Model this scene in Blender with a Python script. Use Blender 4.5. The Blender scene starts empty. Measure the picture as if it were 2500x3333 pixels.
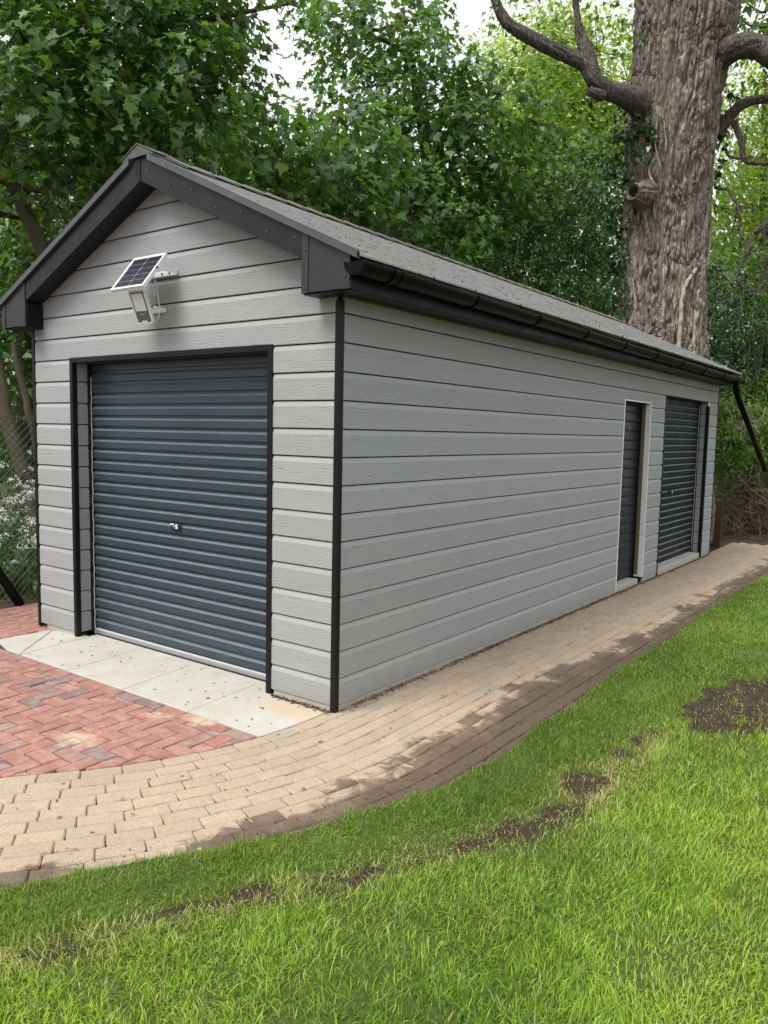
import bpy, math, random
import numpy as np
from mathutils import Matrix, Vector

random.seed(7)
rng = np.random.default_rng(7)
S = bpy.context.scene
COL = S.collection

# ------------------------------------------------------------------ camera, world, sun, exposure
CAM = np.array([2.99795539, -3.61282312, 1.68540690])
YAW, PIT, ROLL, FPX = -0.633278402, -0.100659357, 0.0207319331, 2563.08447
_fw = np.array([math.sin(YAW)*math.cos(PIT), math.cos(YAW)*math.cos(PIT), math.sin(PIT)])
_r0 = np.cross(_fw, [0, 0, 1]); _r0 /= np.linalg.norm(_r0)
_u0 = np.cross(_r0, _fw)
_r = _r0*math.cos(ROLL) + _u0*math.sin(ROLL)
_u = -_r0*math.sin(ROLL) + _u0*math.cos(ROLL)
cd = bpy.data.cameras.new("camera")
cam = bpy.data.objects.new("camera", cd)
COL.objects.link(cam)
M = Matrix.Identity(4)
for i in range(3):
    M[i][0] = _r[i]; M[i][1] = _u[i]; M[i][2] = -_fw[i]; M[i][3] = CAM[i]
cam.matrix_world = M
cd.sensor_fit = 'VERTICAL'; cd.sensor_height = 36.0; cd.sensor_width = 27.0
cd.lens = FPX/3333.0*36.0
cd.clip_start = 0.05; cd.clip_end = 1000
S.camera = cam

SUN_EL, SUN_AZ = math.radians(60), math.radians(196)     # azimuth from +y towards +x
w = bpy.data.worlds.new("World"); S.world = w; w.use_nodes = True
nt = w.node_tree; nt.nodes.clear()
out = nt.nodes.new('ShaderNodeOutputWorld'); bg = nt.nodes.new('ShaderNodeBackground')
sky = nt.nodes.new('ShaderNodeTexSky'); sky.sky_type = 'NISHITA'; sky.sun_disc = False
sky.sun_elevation = SUN_EL; sky.sun_rotation = SUN_AZ
sky.air_density = 1.0; sky.dust_density = 6.0; sky.ozone_density = 1.0
# overcast: the clear sky seen through a nearly closed pale cloud layer
tc = nt.nodes.new('ShaderNodeTexCoord'); nz = nt.nodes.new('ShaderNodeTexNoise')
nz.inputs['Scale'].default_value = 3.0; nz.inputs['Detail'].default_value = 6.0
cr = nt.nodes.new('ShaderNodeValToRGB')
cr.color_ramp.elements[0].position = 0.3; cr.color_ramp.elements[0].color = (8.8, 9.1, 9.6, 1)
cr.color_ramp.elements[1].position = 0.7; cr.color_ramp.elements[1].color = (12.0, 12.1, 12.3, 1)
mx = nt.nodes.new('ShaderNodeMix'); mx.data_type = 'RGBA'; mx.inputs[0].default_value = 0.88
nt.links.new(tc.outputs['Generated'], nz.inputs['Vector'])
nt.links.new(nz.outputs['Fac'], cr.inputs['Fac'])
sx = nt.nodes.new('ShaderNodeSeparateXYZ'); nt.links.new(tc.outputs['Generated'], sx.inputs[0])
ma = nt.nodes.new('ShaderNodeMath'); ma.operation = 'MULTIPLY_ADD'; ma.use_clamp = False
mc = nt.nodes.new('ShaderNodeMath'); mc.operation = 'MAXIMUM'; mc.inputs[1].default_value = 0.0
nt.links.new(sx.outputs['Z'], mc.inputs[0]); nt.links.new(mc.outputs[0], ma.inputs[0]); ma.inputs[1].default_value = 0.95; ma.inputs[2].default_value = 0.52
vm = nt.nodes.new('ShaderNodeVectorMath'); vm.operation = 'SCALE'
nt.links.new(cr.outputs['Color'], vm.inputs[0]); nt.links.new(ma.outputs[0], vm.inputs['Scale'])
nt.links.new(sky.outputs['Color'], mx.inputs[6]); nt.links.new(vm.outputs[0], mx.inputs[7])
nt.links.new(mx.outputs[2], bg.inputs['Color']); bg.inputs['Strength'].default_value = 0.075
nt.links.new(bg.outputs['Background'], out.inputs['Surface'])

sl = bpy.data.lights.new("sun", 'SUN'); sl.energy = 2.2; sl.angle = math.radians(28); sl.color = (1.0, 0.98, 0.95)
so = bpy.data.objects.new("sun", sl); COL.objects.link(so)
sdir = Vector((math.sin(SUN_AZ)*math.cos(SUN_EL), math.cos(SUN_AZ)*math.cos(SUN_EL), math.sin(SUN_EL)))
so.rotation_euler = sdir.to_track_quat('Z', 'Y').to_euler()
so.location = (-4, -8, 14)
S.view_settings.view_transform = 'Standard'; S.view_settings.look = 'None'
S.view_settings.gamma = 1.0; S.view_settings.use_curve_mapping = False
S.view_settings.exposure = 0.86
S.render.engine = 'CYCLES'
S.cycles.max_bounces = 8; S.cycles.diffuse_bounces = 4; S.cycles.transmission_bounces = 4
S.cycles.transparent_max_bounces = 6

# ------------------------------------------------------------------ helpers
def at(px, py, depth):
    """world point seen at photo pixel (1659-wide view of it) at a distance along the view axis"""
    x, y = px*2500/1659, py*2500/1659
    return CAM + depth*(_fw + _r*(x-1250)/FPX - _u*(y-1666.5)/FPX)

def obj(name, mesh, parent=None, loc=None, rot=None):
    o = bpy.data.objects.new(name, mesh); COL.objects.link(o)
    if parent is not None: o.parent = parent
    if loc is not None: o.location = loc
    if rot is not None: o.rotation_euler = rot
    return o

def thing(name, label, cat, loc=(0, 0, 0), group=None, rotz=0):
    o = bpy.data.objects.new(name, None); COL.objects.link(o)
    o.empty_display_size = 0.2
    o.location = loc; o.rotation_euler = (0, 0, rotz)
    o['label'] = label; o['category'] = cat
    if group: o['group'] = group
    return o

def tag(o, label=None, cat=None, group=None, kind=None):
    if label: o['label'] = label
    if cat: o['category'] = cat
    if group: o['group'] = group
    if kind: o['kind'] = kind
    return o

def npmesh(name, V, F, mat, attrs=None, smooth=False):
    """V (n,3); F (m,k) uniform faces"""
    V = np.asarray(V, np.float32); F = np.asarray(F, np.int32)
    me = bpy.data.meshes.new(name)
    k = F.shape[1]
    me.vertices.add(len(V)); me.vertices.foreach_set('co', V.ravel())
    me.loops.add(F.size); me.loops.foreach_set('vertex_index', F.ravel())
    me.polygons.add(len(F))
    me.polygons.foreach_set('loop_start', np.arange(0, F.size, k, dtype=np.int32))
    me.polygons.foreach_set('loop_total', np.full(len(F), k, np.int32))
    if smooth: me.polygons.foreach_set('use_smooth', np.ones(len(F), bool))
    if attrs:
        for an, av in attrs.items():
            a = me.attributes.new(an, 'FLOAT', 'POINT'); a.data.foreach_set('value', np.asarray(av, np.float32))
    me.update(calc_edges=True)
    if mat: me.materials.append(mat)
    return me

class MB:
    def __init__(s): s.v = []; s.f = []
    def add(s, vs, fs):
        o = len(s.v); s.v += [tuple(float(c) for c in p) for p in vs]; s.f += [[i+o for i in f] for f in fs]; return s
    def box(s, a, b, bev=0.0):
        (x0, y0, z0), (x1, y1, z1) = a, b
        if bev <= 0:
            vs = [(x0,y0,z0),(x1,y0,z0),(x1,y1,z0),(x0,y1,z0),(x0,y0,z1),(x1,y0,z1),(x1,y1,z1),(x0,y1,z1)]
            fs = [[3,2,1,0],[4,5,6,7],[0,1,5,4],[1,2,6,5],[2,3,7,6],[3,0,4,7]]
            return s.add(vs, fs)
        B = bev; vs = []; idx = {}
        for sx in (0, 1):
            for sy in (0, 1):
                for sz in (0, 1):
                    X = (x0, x1)[sx]; Y = (y0, y1)[sy]; Z = (z0, z1)[sz]
                    dx = B if sx == 0 else -B; dy = B if sy == 0 else -B; dz = B if sz == 0 else -B
                    idx[sx, sy, sz] = len(vs)
                    vs += [(X, Y+dy, Z+dz), (X+dx, Y, Z+dz), (X+dx, Y+dy, Z)]
        fs = []
        for sx in (0, 1): fs.append([idx[sx, p, q] for p, q in ((0,0),(1,0),(1,1),(0,1))][::(1 if sx else -1)])
        for sy in (0, 1): fs.append([idx[p, sy, q]+1 for p, q in ((0,0),(1,0),(1,1),(0,1))][::(-1 if sy else 1)])
        for sz in (0, 1): fs.append([idx[p, q, sz]+2 for p, q in ((0,0),(1,0),(1,1),(0,1))][::(1 if sz else -1)])
        for p in (0, 1):
            for q in (0, 1):
                fs.append([idx[0,p,q]+1, idx[1,p,q]+1, idx[1,p,q]+2, idx[0,p,q]+2])
                fs.append([idx[p,0,q]+0, idx[p,1,q]+0, idx[p,1,q]+2, idx[p,0,q]+2])
                fs.append([idx[p,q,0]+0, idx[p,q,1]+0, idx[p,q,1]+1, idx[p,q,0]+1])
        for k, i in idx.items(): fs.append([i, i+1, i+2])
        return s.add(vs, fs)
    def prism(s, poly, a, b, axis):
        """poly in the two other axes (cyclic order kept), extruded from a to b on axis"""
        def mk(p, t):
            if axis == 1: return (p[0], t, p[1])
            if axis == 0: return (t, p[0], p[1])
            return (p[0], p[1], t)
        n = len(poly)
        vs = [mk(p, a) for p in poly] + [mk(p, b) for p in poly]
        fs = [list(range(n))[::-1], [n+i for i in range(n)]]
        fs += [[i, (i+1) % n, n+(i+1) % n, n+i] for i in range(n)]
        return s.add(vs, fs)
    def tube(s, pts, rad, n=10, cap=True):
        V, F = tube_arrays(pts, rad, n)
        o = len(s.v); s.v += [tuple(map(float, p)) for p in V]; s.f += [[int(i)+o for i in f] for f in F]
        if cap:
            s.f.append([o+i for i in range(n)][::-1]); s.f.append([o+len(V)-n+i for i in range(n)])
        return s
    def cyl(s, c, axis, r, h, n=12):
        c = np.array(c, float); a = np.array(axis, float); a /= np.linalg.norm(a)
        return s.tube([c - a*h/2, c + a*h/2], [r, r], n)
    def build(s, name, mat, parent=None, smooth=False, base=None, loc=None, rot=None, fix=True):
        me = bpy.data.meshes.new(name)
        V = s.v if base is None else [(p[0]-base[0], p[1]-base[1], p[2]-base[2]) for p in s.v]
        me.from_pydata(V, [], s.f)
        if fix:
            import bmesh
            bm = bmesh.new(); bm.from_mesh(me); bmesh.ops.recalc_face_normals(bm, faces=bm.faces); bm.to_mesh(me); bm.free()
        if smooth:
            me.polygons.foreach_set('use_smooth', [True]*len(me.polygons))
        me.materials.append(mat)
        return obj(name, me, parent, loc, rot)

def tube_arrays(pts, rad, n=10):
    P = np.asarray(pts, float); R = np.broadcast_to(np.asarray(rad, float), (len(P),))
    T = np.gradient(P, axis=0); T /= np.linalg.norm(T, axis=1)[:, None] + 1e-9
    up = np.array([0, 0, 1.0]) if abs(T[0][2]) < 0.9 else np.array([1.0, 0, 0])
    A = np.cross(T[0], up); A /= np.linalg.norm(A)
    V = []
    ang = np.linspace(0, 2*np.pi, n, endpoint=False)
    for i in range(len(P)):
        A = A - T[i]*(A@T[i]); A /= np.linalg.norm(A) + 1e-9
        Bn = np.cross(T[i], A)
        V.append(P[i] + R[i]*(np.cos(ang)[:, None]*A + np.sin(ang)[:, None]*Bn))
    V = np.concatenate(V); F = []
    for i in range(len(P)-1):
        a = i*n + np.arange(n); b = i*n + (np.arange(n)+1) % n
        F.append(np.stack([a, b, b+n, a+n], 1))
    return V, np.concatenate(F)

def spline(pts, k):
    """Catmull-Rom resample (n,d) -> about k samples"""
    P = np.asarray(pts, float)
    P = np.vstack([2*P[0]-P[1], P, 2*P[-1]-P[-2]])
    n = len(P)-3; o = []
    for t in np.linspace(0, n-1e-6, k):
        i = int(t); f = t-i; a, b, c, d = P[i:i+4]
        o.append(0.5*((2*b)+(-a+c)*f+(2*a-5*b+4*c-d)*f*f+(-a+3*b-3*c+d)*f**3))
    return np.array(o)

def vnoise(x, y, z, seed=0):
    """smooth value noise in -1..1"""
    x, y, z = np.broadcast_arrays(np.asarray(x, float), np.asarray(y, float), np.asarray(z, float))
    xi, yi, zi = np.floor(x).astype(np.int64), np.floor(y).astype(np.int64), np.floor(z).astype(np.int64)
    fx, fy, fz = x-xi, y-yi, z-zi
    fx, fy, fz = fx*fx*(3-2*fx), fy*fy*(3-2*fy), fz*fz*(3-2*fz)
    def h(a, b, c):
        n = (a*374761393 + b*668265263 + c*2147483647 + seed*974634777) & 0xffffffff
        n = ((n ^ (n >> 13))*1274126177) & 0xffffffff
        n = (n ^ (n >> 16)) & 0xffff
        return n/32767.5 - 1
    r = 0
    for a in (0, 1):
        for b in (0, 1):
            for c in (0, 1):
                wt = (fx if a else 1-fx)*(fy if b else 1-fy)*(fz if c else 1-fz)
                r = r + wt*h(xi+a, yi+b, zi+c)
    return r

# ------------------------------------------------------------------ materials
class NT:
    def __init__(s, name):
        s.m = bpy.data.materials.new(name); s.m.use_nodes = True; s.t = s.m.node_tree
        s.b = s.t.nodes['Principled BSDF']; s.out = s.t.nodes['Material Output']
    def n(s, typ, **kw):
        nd = s.t.nodes.new(typ)
        for k, v in kw.items(): setattr(nd, k, v)
        return nd
    def l(s, a, b): s.t.links.new(a, b)
    def val(s, sock, v):
        if isinstance(v, (int, float)): sock.default_value = v
        elif isinstance(v, tuple): sock.default_value = v if len(v) == 4 or len(sock.default_value) == 3 else (*v, 1)
        else: s.l(v, sock)
    def coord(s, kind='Object', scale=(1, 1, 1), rnd=0.0):
        tc = s.n('ShaderNodeTexCoord') if kind != 'World' else s.n('ShaderNodeNewGeometry')
        o = tc.outputs['Object'] if kind == 'Object' else (tc.outputs['Position'] if kind == 'World' else tc.outputs['Generated'])
        if rnd:
            oi = s.n('ShaderNodeObjectInfo'); mm = s.math('MULTIPLY', oi.outputs['Random'], rnd)
            ad = s.n('ShaderNodeVectorMath', operation='ADD'); s.l(o, ad.inputs[0]); s.l(mm, ad.inputs[1]); o = ad.outputs[0]
        mp = s.n('ShaderNodeMapping'); mp.inputs['Scale'].default_value = scale; s.l(o, mp.inputs['Vector'])
        return mp.outputs['Vector']
    def noise(s, vec, scale=5, detail=4, rough=0.55, dist=0.0):
        n = s.n('ShaderNodeTexNoise'); s.l(vec, n.inputs['Vector'])
        n.inputs['Scale'].default_value = scale; n.inputs['Detail'].default_value = detail
        n.inputs['Roughness'].default_value = rough; n.inputs['Distortion'].default_value = dist
        return n.outputs['Fac']
    def math(s, op, a, b=0.0, c=0.0, clamp=False):
        m = s.n('ShaderNodeMath', operation=op); m.use_clamp = clamp
        s.val(m.inputs[0], a); s.val(m.inputs[1], b); s.val(m.inputs[2], c)
        return m.outputs[0]
    def ramp(s, fac, stops, interp='LINEAR'):
        r = s.n('ShaderNodeValToRGB'); r.color_ramp.interpolation = interp
        e = r.color_ramp.elements
        while len(e) < len(stops): e.new(0.5)
        for i, (p, c) in enumerate(stops):
            e[i].position = p; e[i].color = (c, c, c, 1) if isinstance(c, (int, float)) else (*c, 1)
        s.val(r.inputs['Fac'], fac)
        return r.outputs['Color']
    def mix(s, fac, a, b, mode='MIX'):
        m = s.n('ShaderNodeMix', data_type='RGBA', blend_type=mode)
        s.val(m.inputs[0], fac); s.val(m.inputs[6], a); s.val(m.inputs[7], b)
        return m.outputs[2]
    def bump(s, h, strength=0.3, dist=0.01, nrm=None):
        b = s.n('ShaderNodeBump'); b.inputs['Strength'].default_value = strength; b.inputs['Distance'].default_value = dist
        s.l(h, b.inputs['Height'])
        if nrm: s.l(nrm, b.inputs['Normal'])
        s.l(b.outputs['Normal'], s.b.inputs['Normal']); return b.outputs['Normal']
    def set(s, base=None, rough=None, metal=None, spec=None):
        if base is not None: s.val(s.b.inputs['Base Color'], base)
        if rough is not None: s.val(s.b.inputs['Roughness'], rough)
        if metal is not None: s.val(s.b.inputs['Metallic'], metal)
        if spec is not None: s.val(s.b.inputs['Specular IOR Level'], spec)
        return s.m
    def sep(s, vec):
        x = s.n('ShaderNodeSeparateXYZ'); s.l(vec, x.inputs[0]); return x.outputs
    def rnd(s):
        oi = s.n('ShaderNodeObjectInfo'); return oi.outputs['Random']

def plain(name, col, rough=0.5, metal=0.0, var=0.15, scale=30, bump=0.0, spec=0.5):
    t = NT(name); v = t.coord('Object')
    f = t.noise(v, scale, 4)
    c = t.mix(f, tuple(x*(1-var) for x in col), tuple(min(1, x*(1+var)) for x in col))
    t.set(c, rough, metal, spec)
    if bump: t.bump(t.noise(v, scale*6, 3), bump, 0.002)
    return t.m

def mat_cladding():
    t = NT('grey_cladding')
    P = t.coord('Object', (1, 1, 1), 37.0)
    raw = t.sep(t.coord('Object'))
    warp = t.noise(t.coord('Object', (2.3, 1, 7.0), 37.0), 1.0, 3, 0.5)
    warp2 = t.noise(t.coord('Object', (14, 1, 26), 37.0), 1.0, 3, 0.6)
    z = t.sep(P)[2]
    v = t.math('ADD', t.math('MULTIPLY', z, 76.0), t.math('ADD', t.math('MULTIPLY', warp, 10.0), t.math('MULTIPLY', warp2, 1.5)))
    fr = t.math('FRACT', v)
    saw = t.math('PINGPONG', v, 0.5)
    groove = t.ramp(t.math('MULTIPLY', saw, 2.0), [(0.0, 0.0), (0.42, 1.0)])
    amp = t.ramp(t.noise(t.coord('Object', (5, 1, 18), 11.0), 1.0, 2), [(0.32, 0.25), (0.6, 1.0)])
    smooth = t.math('LESS_THAN', raw[2], 0.1335)
    g = t.math('MULTIPLY', t.math('MULTIPLY', t.math('SUBTRACT', 1.0, groove), amp), smooth)
    fine = t.noise(t.coord('Object', (25, 1, 220), 5.0), 1.0, 2)
    h = t.math('SUBTRACT', t.math('MULTIPLY', fine, 0.12), g)
    wn = t.noise(t.coord('World'), 0.9, 5, 0.6)
    base = t.mix(t.rnd(), (0.305, 0.313, 0.311), (0.338, 0.346, 0.343))
    base = t.mix(t.math('MULTIPLY', t.ramp(wn, [(0.4, 0.0), (0.75, 1.0)]), 0.25), base, (0.29, 0.29, 0.28))
    # rain splash and soil near the ground
    zz = t.sep(t.coord('World'))[2]
    sp = t.math('MULTIPLY', t.ramp(t.math('ADD', zz, t.math('MULTIPLY', t.noise(t.coord('World', (3, 3, 6)), 3, 4), 0.18)), [(0.10, 1.0), (0.26, 0.0)]), 0.4)
    base = t.mix(sp, base, (0.25, 0.235, 0.205))
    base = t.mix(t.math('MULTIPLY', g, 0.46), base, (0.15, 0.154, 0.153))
    t.set(base, 0.62, 0, 0.35)
    t.bump(h, 0.45, 0.0022)
    return t.m

def mat_brick(name, stops, muddy, speck):
    t = NT(name)
    r = t.rnd()
    o = t.coord('Object', (1, 1, 1), 51.0); wv = t.coord('World')
    base = t.ramp(r, stops)
    n1 = t.noise(o, 14, 5, 0.65)
    base = t.mix(t.ramp(n1, [(0.38, 0.0), (0.72, 0.55)]), base, speck)
    n2 = t.noise(o, 95, 4, 0.75)
    base = t.mix(t.ramp(n2, [(0.43, 0.0), (0.72, 0.62)]), base, (0.12, 0.10, 0.085))
    n3 = t.noise(o, 120, 3, 0.7)
    base = t.mix(t.ramp(n3, [(0.6, 0.0), (0.75, 0.5)]), base, (0.62, 0.56, 0.47))
    if muddy:
        light = t.math('MULTIPLY', t.ramp(t.noise(wv, 11, 6, 0.7), [(0.42, 0.0), (0.72, 1.0)]), 0.5)
        base = t.mix(light, base, (0.25, 0.205, 0.16))
        # washed-off soil spreading from the lawn edge, following the rows of the path
        xyz = t.sep(wv)
        dy = t.math('MINIMUM', t.math('ADD', xyz[1], 0.15), 0.0)
        dx = t.math('ADD', xyz[0], 2.215)
        d = t.math('SUBTRACT', t.math('SQRT', t.math('ADD', t.math('MULTIPLY', dx, dx), t.math('MULTIPLY', dy, dy))), 2.17)
        nn = t.noise(wv, 1.9, 2, 0.5); n4 = t.noise(wv, 9.0, 5, 0.65, 0.6)
        lim = t.math('ADD', t.math('MULTIPLY', nn, 0.50), t.math('MULTIPLY', n4, 0.42))
        near = t.ramp(t.math('DIVIDE', t.math('ADD', xyz[1], 2.6), 7.8), [(0.0, 0.13), (0.17, 0.20), (0.29, 0.30), (0.46, 0.40), (0.62, 0.30), (1.0, 0.24)])
        per = t.math('MULTIPLY', t.math('SUBTRACT', r, 0.5), 0.14)
        q = t.math('ADD', t.math('ADD', t.math('ADD', d, lim), near), per)
        mask = t.ramp(t.math('SUBTRACT', q, 0.775), [(0.73, 0.0), (0.80, 0.75), (0.97, 0.96)])
        mud = t.mix(t.noise(wv, 26, 5, 0.7), (0.042, 0.029, 0.019), (0.112, 0.078, 0.052))
        base = t.mix(mask, base, mud)
    else:
        eff = t.math('MULTIPLY', t.ramp(t.noise(t.coord('Object', (1, 1, 1), 19.0), 11, 6, 0.7), [(0.45, 0.0), (0.75, 1.0)]), 0.34)
        base = t.mix(eff, base, (0.52, 0.44, 0.42))
        # builder's sand left on the bricks
        xyz = t.sep(wv)
        for cx, cy, rr in ((-0.80, -0.72, 0.10), (-0.83, -1.22, 0.17), (-0.55, -0.60, 0.14)):
            ddx = t.math('SUBTRACT', xyz[0], cx); ddy = t.math('SUBTRACT', xyz[1], cy)
            dd = t.math('SQRT', t.math('ADD', t.math('MULTIPLY', ddx, ddx), t.math('MULTIPLY', t.math('MULTIPLY', ddy, ddy), 2.2)))
            dd = t.math('ADD', dd, t.math('MULTIPLY', t.math('SUBTRACT', t.noise(wv, 9, 6, 0.75), 0.5), 0.5))
            sm = t.ramp(t.math('DIVIDE', dd, rr), [(0.3, 0.65), (1.0, 0.0)])
            base = t.mix(sm, base, (0.50, 0.40, 0.27))
    t.set(base, 0.88, 0, 0.25)
    t.bump(t.math('ADD', t.noise(o, 70, 5, 0.7), t.math('MULTIPLY', n2, 0.6)), 0.55, 0.004)
    return t.m

def mat_soil(name, a, b, scale=18):
    t = NT(name); v = t.coord('World')
    c = t.mix(t.noise(v, scale, 6, 0.7), a, b)
    c = t.mix(t.ramp(t.noise(v, scale*6, 3), [(0.58, 0.0), (0.72, 0.6)]), c, tuple(x*2.2 for x in b))
    t.set(c, 0.95, 0, 0.2)
    t.bump(t.noise(v, scale*2.5, 6, 0.7), 0.9, 0.02)
    return t.m

def mat_leaf(name, dark, light, trans, tw=0.4, rough=0.45):
    t = NT(name)
    at_ = t.n('ShaderNodeAttribute', attribute_name='rnd')
    f = t.math('FRACT', t.math('ADD', at_.outputs['Fac'], t.rnd()))
    big = t.noise(t.coord('World'), 0.7, 3)
    c = t.mix(t.math('ADD', t.math('MULTIPLY', f, 0.7), t.math('MULTIPLY', t.math('SUBTRACT', big, 0.35), 0.7), 0, True), dark, light)
    c = t.mix(t.math('GREATER_THAN', f, 0.985), c, tuple(0.5*(x+y) for x, y in zip(light, (0.4, 0.3, 0.05))))
    t.set(c, rough, 0, 0.4)
    tr = t.n('ShaderNodeBsdfTranslucent')
    t.val(tr.inputs['Color'], t.mix(f, tuple(x*0.7 for x in trans), trans))
    ms = t.n('ShaderNodeMixShader'); ms.inputs[0].default_value = tw
    t.l(t.b.outputs[0], ms.inputs[1]); t.l(tr.outputs[0], ms.inputs[2]); t.l(ms.outputs[0], t.out.inputs['Surface'])
    return t.m

def mat_grass():
    t = NT('grass_blades')
    at_ = t.n('ShaderNodeAttribute', attribute_name='rnd'); kd = t.n('ShaderNodeAttribute', attribute_name='kind')
    tip = t.n('ShaderNodeAttribute', attribute_name='tip')
    f = at_.outputs['Fac']
    turf = t.ramp(f, [(0.0, (0.055, 0.125, 0.010)), (0.6, (0.180, 0.308, 0.020)), (0.93, (0.28, 0.41, 0.040)), (0.97, (0.46, 0.40, 0.17))])
    lawn = t.ramp(f, [(0.0, (0.055, 0.140, 0.009)), (0.5, (0.250, 0.435, 0.018)), (0.86, (0.47, 0.60, 0.050)), (0.93, (0.54, 0.47, 0.19))])
    c = t.mix(kd.outputs['Fac'], turf, lawn)
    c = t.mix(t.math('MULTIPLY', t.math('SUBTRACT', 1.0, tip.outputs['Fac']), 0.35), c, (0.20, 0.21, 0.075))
    t.set(c, 0.45, 0, 0.35)
    tr = t.n('ShaderNodeBsdfTranslucent'); t.val(tr.inputs['Color'], t.mix(0.35, c, (0.28, 0.56, 0.03)))
    ms = t.n('ShaderNodeMixShader'); ms.inputs[0].default_value = 0.32
    t.l(t.b.outputs[0], ms.inputs[1]); t.l(tr.outputs[0], ms.inputs[2]); t.l(ms.outputs[0], t.out.inputs['Surface'])
    return t.m

def mat_bark(name, a, b, c3, sc=1.0, plates=0.0):
    t = NT(name); v = t.coord('World', (1, 1, 0.28))
    c = t.mix(t.ramp(t.noise(v, 9*sc, 6, 0.65), [(0.3, 0.0), (0.7, 1.0)]), a, b)
    c = t.mix(t.ramp(t.noise(v, 2.2*sc, 4), [(0.5, 0.0), (0.75, 0.7)]), c, c3)
    c = t.mix(t.ramp(t.noise(t.coord('World'), 60*sc, 4), [(0.5, 0.0), (0.75, 0.45)]), c, tuple(x*1.5 for x in b))
    h = t.noise(t.coord('World', (1, 1, 0.35)), 34*sc, 6, 0.72)
    if plates:
        # splits between the bark plates: darker inner bark shows in them
        wv = t.coord('World', (1, 1, 0.13)); wn = t.n('ShaderNodeTexNoise'); wn.inputs['Scale'].default_value = 7; wn.inputs['Detail'].default_value = 4
        t.l(wv, wn.inputs['Vector']); ad = t.n('ShaderNodeVectorMath', operation='MULTIPLY_ADD'); t.l(wn.outputs['Color'], ad.inputs[0]); ad.inputs[1].default_value = (0.16, 0.16, 0.16); t.l(wv, ad.inputs[2])
        vo = t.n('ShaderNodeTexVoronoi', feature='DISTANCE_TO_EDGE'); vo.inputs['Scale'].default_value = plates; t.l(ad.outputs[0], vo.inputs['Vector'])
        vo2 = t.n('ShaderNodeTexVoronoi', feature='DISTANCE_TO_EDGE'); vo2.inputs['Scale'].default_value = plates*2.3; t.l(ad.outputs[0], vo2.inputs['Vector'])
        e1 = t.ramp(vo.outputs['Distance'], [(0.0, 0.0), (0.16, 1.0)]); e2 = t.ramp(vo2.outputs['Distance'], [(0.0, 0.0), (0.14, 1.0)])
        e = t.math('MULTIPLY', e1, t.math('ADD', 0.45, t.math('MULTIPLY', e2, 0.55)))
        c = t.mix(t.math('MULTIPLY', t.math('SUBTRACT', 1.0, e), 0.62), c, (0.060, 0.046, 0.037))
        h = t.math('ADD', t.math('MULTIPLY', h, 0.45), t.math('MULTIPLY', e, 1.0))
    t.set(c, 0.92, 0, 0.2)
    t.bump(h, 0.9 if plates else 0.8, 0.035 if plates else 0.02)
    return t.m

def mat_metal_paint(name, col, rough=0.42, bump=0.15, dirt=(0.16, 0.17, 0.17), dirtamt=0.35, gsc=400, spec=0.5, rib_highlight=None):
    t = NT(name); v = t.coord('World')
    c = t.mix(t.noise(v, 6, 4), tuple(x*0.88 for x in col), tuple(x*1.12 for x in col))
    d = t.math('MULTIPLY', t.ramp(t.noise(t.coord('World', (1, 1, 1)), 3.5, 6, 0.7), [(0.5, 0.0), (0.8, 1.0)]), dirtamt)
    c = t.mix(d, c, dirt)
    if rib_highlight:
        gn = t.n('ShaderNodeNewGeometry'); nzz = t.sep(gn.outputs['True Normal'])[2]  # highlight painted into the colour of upward-facing rib shoulders
        c = t.mix(t.math('MULTIPLY', t.ramp(nzz, [(0.25, 0.0), (0.5, 1.0)]), t.ramp(t.noise(t.coord('World', (3, 3, 30)), 2.5, 5, 0.7), [(0.3, 0.3), (0.65, 0.75)])), c, rib_highlight)
    rr = t.ramp(t.noise(v, 11, 4), [(0.3, rough*0.85), (0.7, min(1, rough*1.25))])
    t.set(c, rr, 0, spec)
    if bump: t.bump(t.noise(v, gsc, 2), bump, 0.0008)
    return t.m

def mat_door():
    t = NT('slate_blue_steel'); v = t.coord('World'); xyz = t.sep(v)
    c = t.mix(t.noise(v, 4, 4), (0.025, 0.041, 0.052), (0.032, 0.050, 0.062))
    # dusty scuffs along the ribs, more towards the foot
    s1 = t.ramp(t.noise(t.coord('World', (2.2, 2.2, 60)), 3.0, 5, 0.75), [(0.56, 0.0), (0.68, 1.0)])
    low = t.ramp(xyz[2], [(0.0, 1.0), (0.5, 0.55), (1.0, 0.12)])
    c = t.mix(t.math('MULTIPLY', t.math('MULTIPLY', s1, low), 0.45), c, (0.27, 0.28, 0.27))
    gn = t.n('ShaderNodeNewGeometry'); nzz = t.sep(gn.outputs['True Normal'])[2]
    rib_shine = t.math('MULTIPLY', t.ramp(nzz, [(0.25, 0.0), (0.5, 1.0)]), t.ramp(t.noise(t.coord('World', (3, 3, 30)), 2.5, 5, 0.7), [(0.3, 0.35), (0.65, 0.85)]))  # bright lines of the rib shoulders, part highlight, part wear, painted as colour
    c = t.mix(t.math('MULTIPLY', rib_shine, 0.62), c, (0.19, 0.215, 0.225))
    s2 = t.ramp(t.noise(v, 160, 1), [(0.77, 0.0), (0.79, 1.0)])
    c = t.mix(t.math('MULTIPLY', s2, 0.5), c, (0.5, 0.5, 0.48))
    t.set(c, 0.33, 0.0, 0.5)
    t.bump(t.noise(v, 320, 2), 0.06, 0.0006)
    return t.m

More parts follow.
